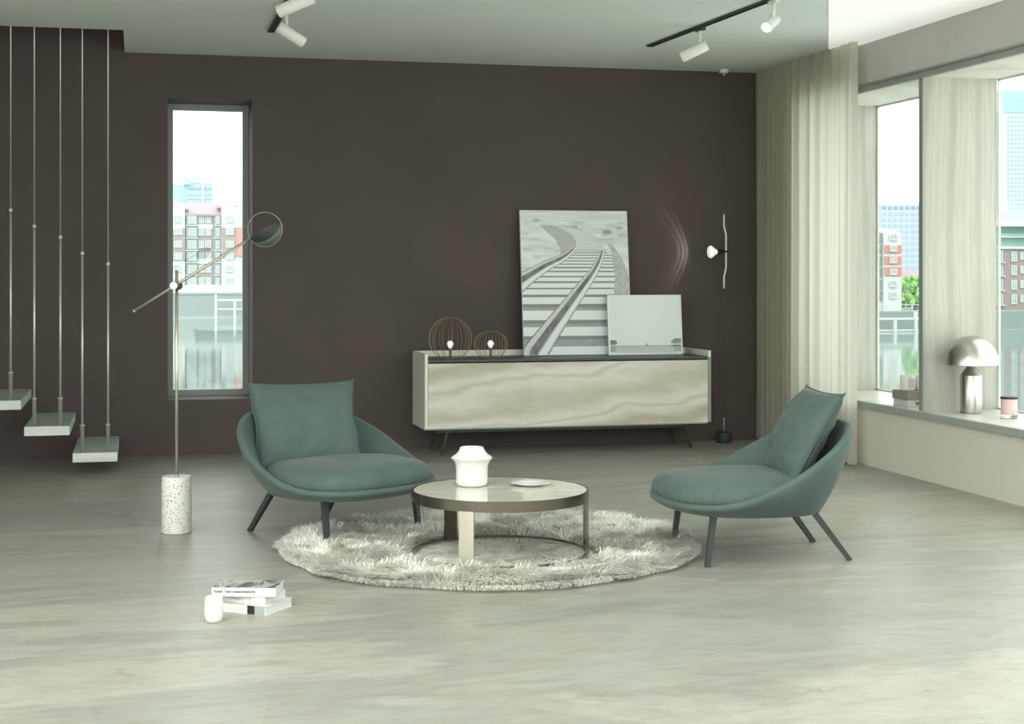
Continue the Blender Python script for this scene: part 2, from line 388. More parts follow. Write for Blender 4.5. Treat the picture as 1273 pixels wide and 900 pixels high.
# ------------------------------------------------------------------ track lights
def track(pa, pb, label):
    root = empty('lighting_track', (*pa, H), label=label, cat='light track')
    d = (Vector(pb)-Vector(pa)); L = d.length; root.rotation_euler.z = math.atan2(d.y, d.x)
    b = MB(); w = .021
    b.box((0,-w,-.012), (L,-w+.005,-.001)); b.box((0,w-.005,-.012), (L,w,-.001)); b.box((0,-w,-.004), (L,w,-.001)); b.box((0,-.002,-.010),(L,.002,-.003))
    b.build('rail', M['charcoal'], root)
    b = MB(); b.box((-.004,-w-.001,-.013), (0.,w+.001,-.001)); b.build('end_cap', M['black'], root); return root
track((.835,9.92), (.835,4.4), 'left dark ceiling track above the floor lamp')
track((3.394,9.935), (3.645,4.6), 'right dark ceiling track above the sideboard end')
def spot(x, y, ctr, ax, label, L=.165, lit=False, r=.034):
    root = empty('track_spotlight', (x,y,H-.012), label=label, cat='spotlight', group='white ceiling spotlights')
    o = Vector(root.location); ax = Vector(ax).normalized(); c = Vector(ctr)
    b = MB(); b.box((-.055,-.016,-.022), (.055,.016,-.001), None, .003); a = b.build('adapter', M['charcoal'] if not lit else M['whiteplastic'], root); a.rotation_euler.z = PI/2
    b = MB(); b.tube([(0,0,-.012), (0,0,-.024)], .016, 20); b.tube([(0,0,-.02), ((c.x-o.x)*.25, (c.y-o.y)*.25, c.z-o.z)], .0095, 14); b.build('stem', M['whiteplastic'], root)
    b = MB(); b.lathe([(.001,-L/2),(r-.003,-L/2),(r,-L/2+.004),(r,L/2-.003),(r-.002,L/2),(r-.006,L/2),(r-.006,L/2-.012)], 36, c=c-o, axis=ax, cap1=True); b.build('lamp_head', M['whiteplastic'], root, sharp=40)
    b = MB(); b.lathe([(.001,0),(r-.007,0),(r-.007,.002),(.001,.003)], 30, c=c-o+ax*(L/2-.010), axis=ax); b.build('lens', M['emit'] if lit else M['whiteplastic'], root)
    return root, ax, c
s_, c_ = math.sin(math.radians(13.73)), math.cos(math.radians(13.73))
def CV(r, f, u): return Vector((f*s_+r*c_, f*c_-r*s_, u))      # right / ahead / up in room axes
spot(.845, 9.0, (.875,8.99,2.68), CV(.80,.35,-.52), 'white cylinder spotlight on the left track, the farther one', .175)
spot(.84, 8.0, (.80,8.0,2.685), CV(-.90,.15,-.36), 'white cylinder spotlight at the top edge, nearer on the left track', .20)
spot(3.435, 9.08, (3.39,9.07,2.68), CV(-.84,.25,-.40), 'white cylinder spotlight on the right track, nearer the back wall', .175)
spot(3.485, 8.05, (3.465,8.05,2.70), CV(-.42,-.62,-.42), 'lit white cylinder spotlight on the right track near the curtain', .14, True)
# ------------------------------------------------------------------ sideboard
SX0, SX1, SY0, SY1, SZ0, SZ1 = 1.965, 4.10, 10.62, 11.115, .187, .722
root = empty('sideboard', ((SX0+SX1)/2, (SY0+SY1)/2, 0), label='long low sideboard with veined stone front and slim dark legs', cat='sideboard')
O = -Vector(root.location)
def part(name, b, m, parent=root, off=None, **k):
    o = b.build(name, m, parent, **k)
    if off is not None: o.location = off
    return o
b = MB(); b.box((SX0,SY0,SZ0), (SX0+.022,SY1,SZ1), None, .002); part('side_panel', b, M['board_side'], off=O)
b = MB(); b.box((SX1-.022,SY0,SZ0), (SX1,SY1,SZ1), M['board_side'], .002); part('side_panel', b, None, off=O)
b = MB(); b.box((SX1-.0235,SY0-.0015,SZ0), (SX1+.0005,SY0+.004,SZ1-.045)); b.box((SX0,SY0-.0015,SZ0), (SX1,SY0+.004,SZ0+.010)); part('front_edging', b, M['board_frame'], off=O)
b = MB(); b.box((SX0+.022,SY1-.018,SZ0), (SX1-.022,SY1,SZ1)); part('back_rim', b, M['board_side'], off=O)
b = MB(); b.box((SX0+.022,SY0,SZ0), (SX1-.022,SY1-.018,SZ0+.02)); part('bottom_panel', b, M['board_side'], off=O)
b = MB(); b.box((SX0+.022,SY0+.002,.664), (SX1-.022,SY1-.018,.680)); part('top', b, M['board_top'], off=O)
b = MB(); b.box((SX0+.024,SY0-.001,SZ0+.011), (SX1-.025,SY0+.020,.654), None, .001); part('door', b, M['stone'], off=O)
b = MB(); b.box((SX0+.09,SY0+.05,SZ0-.025), (SX1-.09,SY0+.075,SZ0)); b.box((SX0+.09,SY1-.09,SZ0-.025), (SX1-.09,SY1-.065,SZ0)); part('base_rail', b, M['legmetal'], off=O)
for x, dx in ((SX0+.175,-.045), (SX1-.175,.045)):
    for y in (SY0+.062, SY1-.078):
        b = MB(); b.tube([(x,y,SZ0-.004), (x+dx,y+.012,0)], [.017,.011], square=True); part('leg', b, M['legmetal'], off=O)

# ------------------------------------------------------------------ pictures
def grid_print(name, w, h, nx, ny, colf, parent, y):
    us = np.linspace(0,1,nx); vs = np.linspace(0,1,ny); U, V = np.meshgrid(us, vs)
    verts = np.stack([U*w, np.full_like(U, y), (1-V)*h], -1).reshape(-1,3)
    faces = [(j*nx+i, (j+1)*nx+i, (j+1)*nx+i+1, j*nx+i+1) for j in range(ny-1) for i in range(nx-1)]
    me = bpy.data.meshes.new(name); me.from_pydata(verts.tolist(), [], faces)
    c = colf(U, V).reshape(-1,1); tint = np.array([[.965,1.0,.975]])
    rgba = np.concatenate([np.clip(c,0,1)*tint, np.ones((len(c),1))], 1).astype(np.float32)
    at = me.color_attributes.new('print', 'FLOAT_COLOR', 'POINT'); at.data.foreach_set('color', rgba.ravel())
    me.materials.append(M['print']); o = bpy.data.objects.new(name, me); COL.objects.link(o); o.parent = parent; return o
def poly_d(X, Y, pts):
    """distance to a polyline, signed side (+ = right/below), width interpolated"""
    best = np.full(X.shape, 1e9); side = np.zeros(X.shape); wid = np.zeros(X.shape)
    for (x0,y0,w0), (x1,y1,w1) in zip(pts[:-1], pts[1:]):
        dx, dy = x1-x0, y1-y0; L2 = dx*dx+dy*dy
        t = np.clip(((X-x0)*dx+(Y-y0)*dy)/L2, 0, 1); px, py = x0+t*dx, y0+t*dy
        d = np.hypot(X-px, Y-py); m_ = d < best
        sd = (X-x0)*dy-(Y-y0)*dx
        best = np.where(m_, d, best); side = np.where(m_, np.sign(sd), side); wid = np.where(m_, w0+t*(w1-w0), wid)
    return best*side, wid
def smooth_noise(X, Y, sx, sy, seed):
    r = np.random.default_rng(seed); g = r.random((64,64)); u = X/sx; v = Y/sy
    i = np.floor(u).astype(int); j = np.floor(v).astype(int); fu = u-i; fv = v-j; fu = fu*fu*(3-2*fu); fv = fv*fv*(3-2*fv)
    G = lambda a,b_: g[a%64, b_%64]
    return (G(i,j)*(1-fu)+G(i+1,j)*fu)*(1-fv)+(G(i,j+1)*(1-fu)+G(i+1,j+1)*fu)*fv
def catmull(p, n=8):
    out = []
    for i in range(len(p)-1):
        a, b_, c, d_ = p[max(i-1,0)], p[i], p[i+1], p[min(i+2,len(p)-1)]
        for k in range(n):
            t = k/n; out.append(tuple(.5*((2*b_[q])+(-a[q]+c[q])*t+(2*a[q]-5*b_[q]+4*c[q]-d_[q])*t*t+(-a[q]+3*b_[q]-3*c[q]+d_[q])*t**3) for q in range(3)))
    out.append(p[-1]); return out
def rails(U, V):
    X = 25+23*V+608*U; Y = 33+829*V
    sp = np.random.default_rng(3).random(X.shape)
    c = .70 + .16*(smooth_noise(X,Y,120,22,1)-.5) - .13*np.clip(smooth_noise(X,Y,60,14,2)-.6,0,.3)/.3*(Y > 60)
    c = np.where(Y < 95, .76-.16*smooth_noise(X,Y,140,8,4), c)
    for (cx,cy,rx,ry,dk) in ((520,155,38,22,.45), (590,132,34,12,.35), (118,92,30,16,.35), (500,175,26,8,.2)):
        q = ((X-cx)/rx)**2+((Y-cy)/ry)**2; c = np.where(q < 1, c-dk*(1-q)*(.5+.5*sp), c)
    L = catmull([(145,98,3),(205,112,4),(275,142,6),(325,178,8),(347,222,10),(328,266,14),(268,318,22),(180,368,30),(100,425,40),(30,480,54)])
    R = catmull([(145,92,3),(250,110,4),(350,140,5),(425,172,7),(478,212,9),(498,262,13),(487,320,18),(450,400,26),(385,500,36),(305,620,46),(235,725,56),(150,862,70)])
    dl, wl = poly_d(X, Y, L); dr, wr = poly_d(X, Y, R)
    xr_end = np.interp(Y, [200,270,400,520,862], [505,545,562,556,700]); xe2 = np.interp(Y, [200,300,400,520], [530,600,640,665])
    # left ballast
    xl = np.interp(Y, [110,150,200,250,300,340], [130,170,225,250,255,240]); inL = (Y > 118) & (Y < 335) & (X > xl) & (X < 350)
    c = np.where(inL & (np.abs(dl) > wl*.5), .46+.35*(sp-.5), c)
    # track bed: sleepers
    bed = (dl*0 == 0) & (Y > 110)
    xleft = np.interp(Y, [98,112,142,178,222,266,318,368,425,480,640,862], [145,205,275,325,347,328,268,180,100,30,20,20])
    bed &= (X > xleft) & (X < np.maximum(xr_end, 0)) & (Y > np.interp(X, [145,350,478,498,560,700], [98,142,215,250,300,520]))
    c = np.where(bed & (Y < 262), .64+.05*(smooth_noise(X,Y,70,5,8)-.5), c)
    ctr = [270,284,299,315,333,352,374,400,430,465,503,553,637,730,840]; hh = [4,4.5,5,5.5,6,7,8,10,11.5,14,16,20,27,26,25]
    light = np.zeros(X.shape, bool); edge = np.zeros(X.shape, bool)
    for a, h_ in zip(ctr, hh):
        light |= np.abs(Y-a) < h_; edge |= (Y-a >= h_) & (Y-a < h_*1.75)
    bl = bed & (Y >= 262)
    c = np.where(bl, np.where(light, .80+.05*(smooth_noise(X,Y,90,4,9)-.5), np.where(edge, .20+.08*sp, .30+.35*(sp-.4))), c)
    # right ballast shoulder
    rb = (X >= xr_end) & (X < xe2) & (Y > 225); c = np.where(rb, .48+.45*(sp-.5), c)
    # rails: head, dark web, foot on the right hand side
    for dd, w_ in ((dl, wl), (dr, wr)):
        a = np.abs(dd)/np.maximum(w_, 1); 
        big = w_ > 9
        c = np.where(a < .42, .60, c); c = np.where((a < .22), .82, c); c = np.where((a > .36) & (a < .46), .22, c)
    sdl = dl; sdr = dr
    for dd, w_, sg in ((sdl, wl, -1), (sdr, wr, -1)):
        q = dd*sg/np.maximum(w_,1)
        web = (q > .42) & (q < 1.05) & (w_ > 13); c = np.where(web, .13+.12*smooth_noise(X,Y,16,40,5), c)
        foot = (q >= 1.05) & (q < 1.5) & (w_ > 13); c = np.where(foot, .60+.1*(sp-.5), c)
        c = np.where((q >= 1.5) & (q < 1.6) & (w_ > 13), .18, c)
    return np.minimum(.94, c*1.28-.02)
def pier(U, V):
    sp = np.random.default_rng(4).random(U.shape)
    c = .80 + .03*np.sin(U*3)*(1-V) - .06*np.abs(U-.5)
    c = np.where(V > .885, .52+.08*sp+.1*(V-.88), c)
    c = np.where((np.abs(V-.872) < .006) & (U > .08) & (U < .9), .30, c)
    posts = (np.mod(U*34, 1) < .28) & (V > .87) & (V < .90); c = np.where(posts, .28, c)
    c = np.where((np.abs(U-.51) < .008) & (V > .83) & (V < .88), .2, c)
    lh = (U < .095) & (V > .765) & (V < .84) & (U < .095-.5*np.maximum(0, .80-V)); c = np.where(lh, .16+.12*sp, c)
    c = np.where((U < .07) & (V >= .84) & (V < .875), .38+.2*sp, c); c = np.where((U < .08) & (V >= .875) & (V < .97), .26+.25*sp, c)
    rh = (U > .86+.9*np.maximum(0,.80-V)) & (V > .745) & (V < .83); c = np.where(rh, .18+.22*sp, c)
    c = np.where((U > .885) & (V >= .83) & (V < .875), .5+.2*sp, c); c = np.where((U > .86) & (V >= .868) & (V < .885), .12, c)
    c = np.where((U > .9) & (V >= .885) & (V < .97), .30+.2*sp, c)
    return np.minimum(.93, c*1.15)
def picture(loc, w, h, tilt, colf, nx, ny, label, frame, fm):
    root = empty('framed_picture' if frame > .004 else 'canvas_print', loc, label=label, cat='picture'); root.rotation_euler = (-tilt, 0, 0)
    b = MB(); t = .02
    b.box((frame,0,frame), (w-frame,t-.003,h-frame)); b.build('backing', M['white'], root)
    b = MB()
    b.box((0,-.002,0), (frame,t,h)); b.box((w-frame,-.002,0), (w,t,h)); b.box((frame,-.002,0), (w-frame,t,frame)); b.box((frame,-.002,h-frame), (w-frame,t,h)); b.build('frame', fm, root)
    pr = grid_print('print', w-2*frame, h-2*frame, nx, ny, colf, root, 0); pr.location = (frame,-.001,frame)
picture((2.768,10.965,.6835), .838, 1.085, math.radians(7), rails, 300, 400, 'large black and white picture of curving railway tracks leaning on the wall', .003, M['white'])
picture((3.402,10.895,.6835), .580, .446, math.radians(6), pier, 260, 200, 'small pale picture of a pier with two huts leaning before the railway picture', .012, mat('silver frame', (.66,.69,.66), .35, .3))

# ------------------------------------------------------------------ wire globe lamps
def globe(x, y, z, R, hgt, rb, label, bz):
    root = empty('wire_globe_lamp', (x,y,z), label=label, cat='table lamp', group='wire globe lamps on the sideboard')
    b = MB(); N = 14; a1 = math.acos(min(1, rb/R)); zc = R*math.sin(a1)
    rt = .026; a2 = math.acos(rt/R); sc = (hgt-zc)/ (R*math.sin(a2))
    for k in range(N):
        th = 2*PI*(k+.25)/N; pts = []
        for i in range(25):
            a = -a1 + (a1+a2)*i/24; r = R*math.cos(a); zz = R*math.sin(a); zz = zc+zz*(sc if zz > 0 else 1)
            pts.append((r*math.cos(th), r*math.sin(th), zz+.002))
        b.tube(pts, .0017, 6)
    for r, zz in ((rb, .002), (rt, hgt)):
        b.tube([(r*math.cos(2*PI*i/32), r*math.sin(2*PI*i/32), zz) for i in range(32)], .0022, 6, closed=True)
    b.build('wire_cage', M['brasswire'], root)
    b = MB(); b.tube([(-rb,0,.0025),(rb,0,.0025)], .0022, 6); b.tube([(0,-rb,.0025),(0,rb,.0025)], .0022, 6); b.lathe([(.006,.002),(.006,bz-.045),(.012,bz-.042),(.013,bz-.02)], 16); b.build('lamp_holder', M['brasswire'], root)
    b = MB(); b.lathe([(.004,-.034),(.012,-.026),(.016,-.016),(.022,-.004),(.0235,.006),(.020,.017),(.011,.025),(.002,.028)], 24, c=(0,0,bz)); b.build('bulb', M['bulb'], root)
globe(Xat(559.8,10.84), 10.84, .680, .156, .292, .078, 'larger brass wire globe lamp on the sideboard, nearer its left end', .098)
globe(Xat(610,10.84), 10.84, .680, .122, .188, .068, 'smaller brass wire globe lamp between the larger globe and the railway picture', .098)

# ------------------------------------------------------------------ cable lamp by the wall
LX, LY = Xat(900, 10.98), 10.98
root = empty('cable_lamp', (LX,LY,0), label='floor to ceiling cable lamp with bulb on a bent white rod by the brown wall', cat='lamp')
b = MB(); b.tube([(0,0,.19),(0,0,H-.02)], .0012, 6); b.build('cable', M['charcoal'], root)
b = MB(); b.lathe([(.033,-.030),(.036,-.026),(.036,-.004),(.030,0)], 28, c=(0,0,H-.001)); b.lathe([(.006,-.05),(.006,-.03)], 12, c=(0,0,H)); b.build('ceiling_rose', M['whiteplastic'], root)
b = MB(); b.lathe([(.052,0),(.056,.003),(.056,.076),(.052,.080)], 36); b.build('floor_weight', M['weight'], root)
b = MB(); b.tube([(0,0,.078),(0,0,.19)], .0042, 10); b.build('weight_stem', M['steel'], root)
b = MB(); b.tube([(0,0,1.175),(0,0,1.262),(.006,0,1.285),(.016,0,1.325),(.017,0,1.36),(.017,0,1.56),(.016,0,1.585),(.006,0,1.625),(0,0,1.648),(0,0,1.738)], .0068, 12); b.build('bent_rod', M['whiteplastic'], root)
b = MB(); b.tube([(.03,0,1.455),(-.012,0,1.455)], .010, 14); b.tube([(-.012,0,1.455),(-.058,0,1.453)], [.016,.019], 18); b.build('socket', M['black'], root)
b = MB(); b.lathe([(.014,0),(.017,.015),(.022,.03),(.040,.052),(.048,.064),(.048,.072),(.040,.082),(.022,.089),(.001,.091)], 30, c=(-.040,0,1.453), axis=(-1,0,-.02)); b.build('bulb', M['bulb'], root)

# ------------------------------------------------------------------ floor lamp
PX, PY = .194, 7.842
root = empty('floor_lamp', (PX,PY,0), label='slim brass floor lamp with slanted arm on a speckled terrazzo cylinder', cat='floor lamp')
b = MB(); b.lathe([(.068,0),(.0725,.003),(.0735,.006),(.0735,.277),(.0715,.282),(.001,.283)], 56); b.build('base', M['terrazzo'], root, sharp=40)
b = MB(); b.tube([(0,0,.282),(0,0,1.308)], .0078, 16); b.lathe([(.012,0),(.012,.006),(.009,.008)], 20, c=(0,0,.283)); b.build('pole', M['brassrod'], root)
off = CV(0,-.022,0)
A = Vector((-.011,7.888,1.103))-Vector((PX,PY,0))+off; B = Vector((.556,7.749,1.4665))-Vector((PX,PY,0))+off
b = MB(); b.tube([A,B], .0068, 14); b.tube([A,A+(B-A)*.012], .0085, 14); b.build('arm', M['brassrod'], root)
J = A+(B-A)*.354
b = MB(); b.lathe([(.020,0),(.021,.003),(.021,.018),(.019,.021),(.001,.021)], 32, c=J-CV(0,.008,0), axis=CV(0,-1,0)); b.build('clamp', M['nickel'], root, sharp=40)
b = MB(); b.lathe([(.017,0),(.021,.003),(.021,.020),(.017,.023)], 32, c=J+CV(0.012,.030,0), axis=CV(.2,-1,0)); b.build('clamp_knob', M['charcoal'], root, sharp=40)
R = .084; e3 = CV(-.0,-1,0); e1 = (B-A).normalized(); e1 = (e1-e3*e1.dot(e3)).normalized(); e2 = e3.cross(e1).normalized()
if e2.z > 0: e2 = -e2
HC = B+e1*R
def lune(b0, b1, rr, n1=36, n2=20, tip=.0):
    rings = []
    for i in range(n1+1):
        a = .03+(PI-.06)*i/n1
        rings.append([HC + (e1*-math.cos(a) + (e2*math.cos(be)+e3*math.sin(be))*math.sin(a))*rr for be in np.linspace(b0,b1,n2)])
    return rings
b = MB(); b.loft(lune(math.radians(48),math.radians(90),R), None, closed=False, cap0=False, cap1=False)
b.loft([[HC+(e1*math.cos(t)+e3*math.sin(t))*R*.985*q for t in np.linspace(0,2*PI,40,endpoint=False)] for q in (.02,1)], None, True, True, False)
o = b.build('lamp_shade', M['shade_dark'], root); mo = o.modifiers.new('s','SOLIDIFY'); mo.thickness = .0015
b = MB(); b.loft(lune(math.radians(-90),math.radians(48),R*.998), None, closed=False, cap0=False, cap1=False)
o = b.build('shade_back', M['diffuser'], root); mo = o.modifiers.new('s','SOLIDIFY'); mo.thickness = .0015
b = MB(); b.tube([HC+(e1*math.cos(t)+e2*math.sin(t))*(R+.002) for t in np.linspace(0,2*PI,64,endpoint=False)], .0012, 8, closed=True); b.build('ring', M['brassrod'], root)

# ------------------------------------------------------------------ lounge chairs
def sgnp(v, e): return math.copysign(abs(v)**e, v)
RZ_Y = [-.47,-.43,-.36,-.24,-.11,0,.12,.25,.36,.45]; RZ_Z = [.602,.592,.556,.486,.412,.356,.305,.272,.264,.264]
def plan(th, ax, yb, yf, e=2.35):
    cx, sy = math.cos(th), math.sin(th)
    return sgnp(cx, 2/e)*ax, sgnp(sy, 2/e)*(yf if sy > 0 else yb)
def shell_mesh():
    b = MB(); N = 96; prof = []
    rim = []; bot = []
    for k in range(N):
        th = 2*PI*k/N; rx, ry = plan(th, .478, .462, .44, 2.3); bx, by = plan(th, .31, .315, .32, 2.5)
        rim.append((rx, ry, float(np.interp(ry, RZ_Y, RZ_Z)))); bot.append((bx, by, .212))
    z = [r[2] for r in rim]
    for _ in range(3): z = [(z[i-1]+2*z[i]+z[(i+1)%N])/4 for i in range(N)]
    rim = [(r[0], r[1], z[i]) for i, r in enumerate(rim)]
    rings = []
    def ring(f): rings.append([f(k) for k in range(N)])
    for q in (.02,.5,.9): ring(lambda k: (bot[k][0]*q, bot[k][1]*q, .206+.004*q))
    for s in np.linspace(0,1,12):
        v = s**1.12
        def f(k):
            a, r = bot[k], rim[k]; bulge = .010*math.sin(PI*s); ex = 1.12+.38*max(0,min(1,(r[1]+.3)/.5)); h = 1-(1-s)**ex
            x = a[0]+(r[0]-a[0])*h; y = a[1]+(r[1]-a[1])*h; zz = a[2]+(r[2]-a[2])*v
            L = math.hypot(x,y); return (x*(1+bulge/L), y*(1+bulge/L), zz)
        ring(f)
    for ang in (30,60,90,120,150,180):          # rolled rim
        a = math.radians(ang); w = .017
        def f(k):
            r = rim[k]; L = math.hypot(r[0],r[1]); d = -w+w*math.cos(a)
            return (r[0]*(1+d/L), r[1]*(1+d/L), r[2]+w*.9*math.sin(a))
        ring(f)
    for s in np.linspace(.94,0,10):
        v = s**1.12; w = .034
        def f(k):
            a, r = bot[k], rim[k]; ex = 1.12+.38*max(0,min(1,(r[1]+.3)/.5)); h = 1-(1-s)**ex
            x = a[0]+(r[0]-a[0])*h; y = a[1]+(r[1]-a[1])*h; zz = max(.245, a[2]+.03+(r[2]-a[2]-.03)*v)
            L = math.hypot(x,y); return (x*(1-w/L), y*(1-w/L), zz)
        ring(f)
    ring(lambda k: (bot[k][0]*.02, bot[k][1]*.02, .243))
    b.loft(rings); return b
def seat_mesh(seed):
    b = MB(); N = 144; rings = []
    prof = [(.01,.386),(.2,.386),(.4,.385),(.6,.382),(.76,.376),(.87,.367),(.94,.354),(.98,.336),(.997,.317),(1.,.300),(.988,.283),(.95,.268),(.8,.262),(.01,.262)]
    for i, (q, z) in enumerate(prof):
        ring = []
        for k in range(N):
            th = 2*PI*k/N; x, y = plan(th, .415, .265, .425, 2.7); x *= 1-.2*max(0,-y/.27)
            low = max(0., min(1., (.37-z)/.1)) if 6 < i < 13 else 0
            g = 1+.012*low*math.sin(th*46+2.2*noise.noise((x*6,y*6,seed)))*(1 if y > -.05 else .2)
            dz = .012*noise.noise((x*q*4.2,y*q*4.2,seed+.5))
            # slightly crowned towards the front
            front = .012*max(0, y)*q
            ring.append((x*q*g, y*q*g, z+dz*(1 if i < 8 else .2)-front))
        rings.append(ring)
    b.loft(rings); return b
def pillow_mesh(w, h, t, seed):
    bm = bmesh.new(); n = 40; g = {}
    def shape(u, v, sd):
        ex = w/2*u*(1-.075*(1-v*v)*abs(u)**2); ey = h/2*v*(1-.06*(1-u*u)*abs(v)**2)
        ex += .010*noise.noise((v*3, seed, u)); 
        th = t/2*(max(0,(1-abs(u)**3.0))*max(0,(1-abs(v)**3.0)))**.55
        wr = .011*noise.noise((u*2.6+seed, v*2.6, 3))+.006*noise.noise((u*7+seed, v*5, 7+sd))
        wr += .006*math.sin(9*(u+v)*1.4+4*noise.noise((u*2,v*2,seed)))*max(0,abs(u)-.35)*max(0,1-abs(u))*2
        return (ex, ey, sd*(th*(1+.0)+wr*min(1,th*18)))
    for sd in (1,-1):
        for i in range(n+1):
            for j in range(n+1):
                u, v = -1+2*i/n, -1+2*j/n; edge = i in (0,n) or j in (0,n)
                key = (i,j,0 if edge else sd)
                if key not in g: g[key] = bm.verts.new(shape(u,v,sd))
        K = lambda i,j: g[(i,j,0 if (i in (0,n) or j in (0,n)) else sd)]
        for i in range(n):
            for j in range(n):
                f = bm.faces.new((K(i,j),K(i+1,j),K(i+1,j+1),K(i,j+1))); f.smooth = True
    outline = [shape(-1+2*i/n,-1,1) for i in range(n)]+[shape(1,-1+2*i/n,1) for i in range(n)]+[shape(1-2*i/n,1,1) for i in range(n)]+[shape(-1,1-2*i/n,1) for i in range(n)]
    b = MB(); b.join(bm)
    # loft faces keep smooth
    for f in b.bm.faces: f.smooth = True
    p = MB(); p.tube(outline, .0055, 6, closed=True)
    for i in (0, n, 2*n, 3*n):
        q = Vector(outline[i]); d = q.normalized(); p.tube([q-d*.03, q+d*.012], [.012,.004], 8)
    return b, p
def make_chair(loc, face, label, pil, seed):
    rz = math.atan2(face[1], face[0])-PI/2
    root = empty('lounge_chair', (*loc, 0), rz, label=label, cat='armchair', group='sage green lounge chairs')
    shell_mesh().build('shell', M['fabric'], root)
    seat_mesh(seed).build('seat_cushion', M['fabric'], root)
    w, h, t, (px, py, pz), rx, ry, rzz = pil
    pb, pp = pillow_mesh(w, h, t, seed)
    po = pb.build('back_pillow', M['fabric'], root); po.location = (px,py,pz); po.rotation_euler = (rx, ry, rzz)
    pp.build('piping', M['piping'], po)
    for sx in (-1,1):
        b = MB(); b.tube([(sx*.285,.245,.224),(sx*.292,.275,0)], [.019,.0155], square=True); b.build('leg', M['legmetal'], root)
        b = MB(); b.tube([(sx*.215,-.235,.226),(sx*.235,-.405,0)], [.019,.015], square=True); b.build('leg', M['legmetal'], root)
    return root
fx = CV(.72,-.69,0)
make_chair((.966,7.577), (fx.x,fx.y), 'sage green lounge chair at the left of the round table, facing the camera', (.545,.47,.16,(.02,-.225,.525),math.radians(116),0,math.radians(-24)), 1.3)
make_chair((2.74,6.634), (-.996,.085), 'sage green lounge chair at the right of the round table, seen from its side', (.54,.46,.16,(.02,-.262,.548),math.radians(120),0,math.radians(-2)), 5.1)

# ------------------------------------------------------------------ rug
RX, RY, RR = 1.604, 7.03, .975
root = empty('round_rug', (RX,RY,0), label='round shaggy off-white fur rug under the coffee table', cat='rug')
def rr(th): return RR*(1+.012*math.sin(3*th+1)+.010*math.sin(7*th)+.006*math.sin(17*th+2))
b = MB(); K = 160
b.loft([[(q*(rr(2*PI*k/K)-.004)*math.cos(2*PI*k/K), q*(rr(2*PI*k/K)-.004)*math.sin(2*PI*k/K), z) for k in range(K)] for q, z in ((.01,.001),(1,.001),(1,.004),(.01,.010))], smooth=False)
b.build('backing', M['rugback'], root)
NS = 110000
V = np.zeros((NS*7,3), np.float32); C = np.ones((NS*7,4), np.float32); F = []
for i in range(NS):
    r = math.sqrt(random.random()); th = random.random()*2*PI; R_ = rr(th)*r
    x, y = R_*math.cos(th), R_*math.sin(th)
    a = noise.noise((x*2.2, y*2.2, 2.))*5+noise.noise((x*9, y*9, 5.))*3.0+random.gauss(0,.5)
    ox, oy = math.cos(th), math.sin(th); e = r**6*1.1
    dx, dy = math.cos(a)*.75+ox*e, math.sin(a)*.75+oy*e-.15
    n_ = math.hypot(dx,dy)+1e-6; dx/=n_; dy/=n_
    cl = .5+.5*noise.noise((x*9, y*9, 9.)); L = (.070+.045*cl)*random.uniform(.65,1.15); up = .58+.35*noise.noise((x*7,y*7,1.))+.14*cl+random.uniform(-.12,.12); up = min(.97,max(.12,up))
    if r > .955: L *= .55
    tr_ = math.hypot(RX+x-1.606, RY+y-6.798)
    if tr_ < .46: L *= .45; up = min(up, .35)
    hx = L*math.sqrt(max(.1,1-up*up)); w = .0022
    px, py = -dy*w, dx*w; o7 = i*7
    for s, k in ((0,0),(.38,1),(.72,2)):
        zz = .008+L*up*(s*1.35-.5*s*s); X_ = x+dx*hx*s*s*.9+dx*hx*s*.1; Y_ = y+dy*hx*s*s*.9+dy*hx*s*.1; ww = 1-.45*s
        V[o7+2*k] = (X_-px*ww, Y_-py*ww, zz); V[o7+2*k+1] = (X_+px*ww, Y_+py*ww, zz)
    V[o7+6] = (x+dx*hx, y+dy*hx, .008+L*up*.85-.006)
    F += [(o7,o7+1,o7+3,o7+2), (o7+2,o7+3,o7+5,o7+4), (o7+4,o7+5,o7+6)]
    c = .76+.12*noise.noise((x*3,y*3,4.))+random.uniform(-.07,.07); c = c*np.array((1,1.0,.905))
    C[o7:o7+7,:3] = c
me = bpy.data.meshes.new('pile'); me.from_pydata(V.tolist(), [], F)
at = me.color_attributes.new('print','FLOAT_COLOR','POINT'); at.data.foreach_set('color', C.ravel()); me.materials.append(M['wool'])
o = bpy.data.objects.new('pile', me); COL.objects.link(o); o.parent = root; o['kind'] = 'stuff'

# ------------------------------------------------------------------ coffee table
TX, TY, TR, TZ = 1.606, 6.798, .402, .313
root = empty('coffee_table', (TX,TY,0), label='low round coffee table with pale marble top and bronze metal frame', cat='coffee table')
b = MB(); b.lathe([(.01,TZ-.016),(TR-.010,TZ-.016),(TR-.008,TZ-.002),(TR-.010,TZ),(.01,TZ)], 96); b.build('table_top', M['marble_top'], root, sharp=30)
def ringmesh(r0, r1, z0, z1, n=112):
    b = MB(); b.loft([[(r*math.cos(2*PI*k/n), r*math.sin(2*PI*k/n), z) for k in range(n)] for r, z in ((r0,z0),(r1,z0),(r1,z1),(r0,z1),(r0,z0))], cap0=False, cap1=False); return b
ringmesh(TR-.008, TR, TZ-.046, TZ+.001).build('top_band', M['bronze'], root, sharp=30)
ringmesh(TR-.012, TR, .026, .036).build('base_ring', M['bronze'], root, sharp=30)
view = math.atan2(c_, s_)
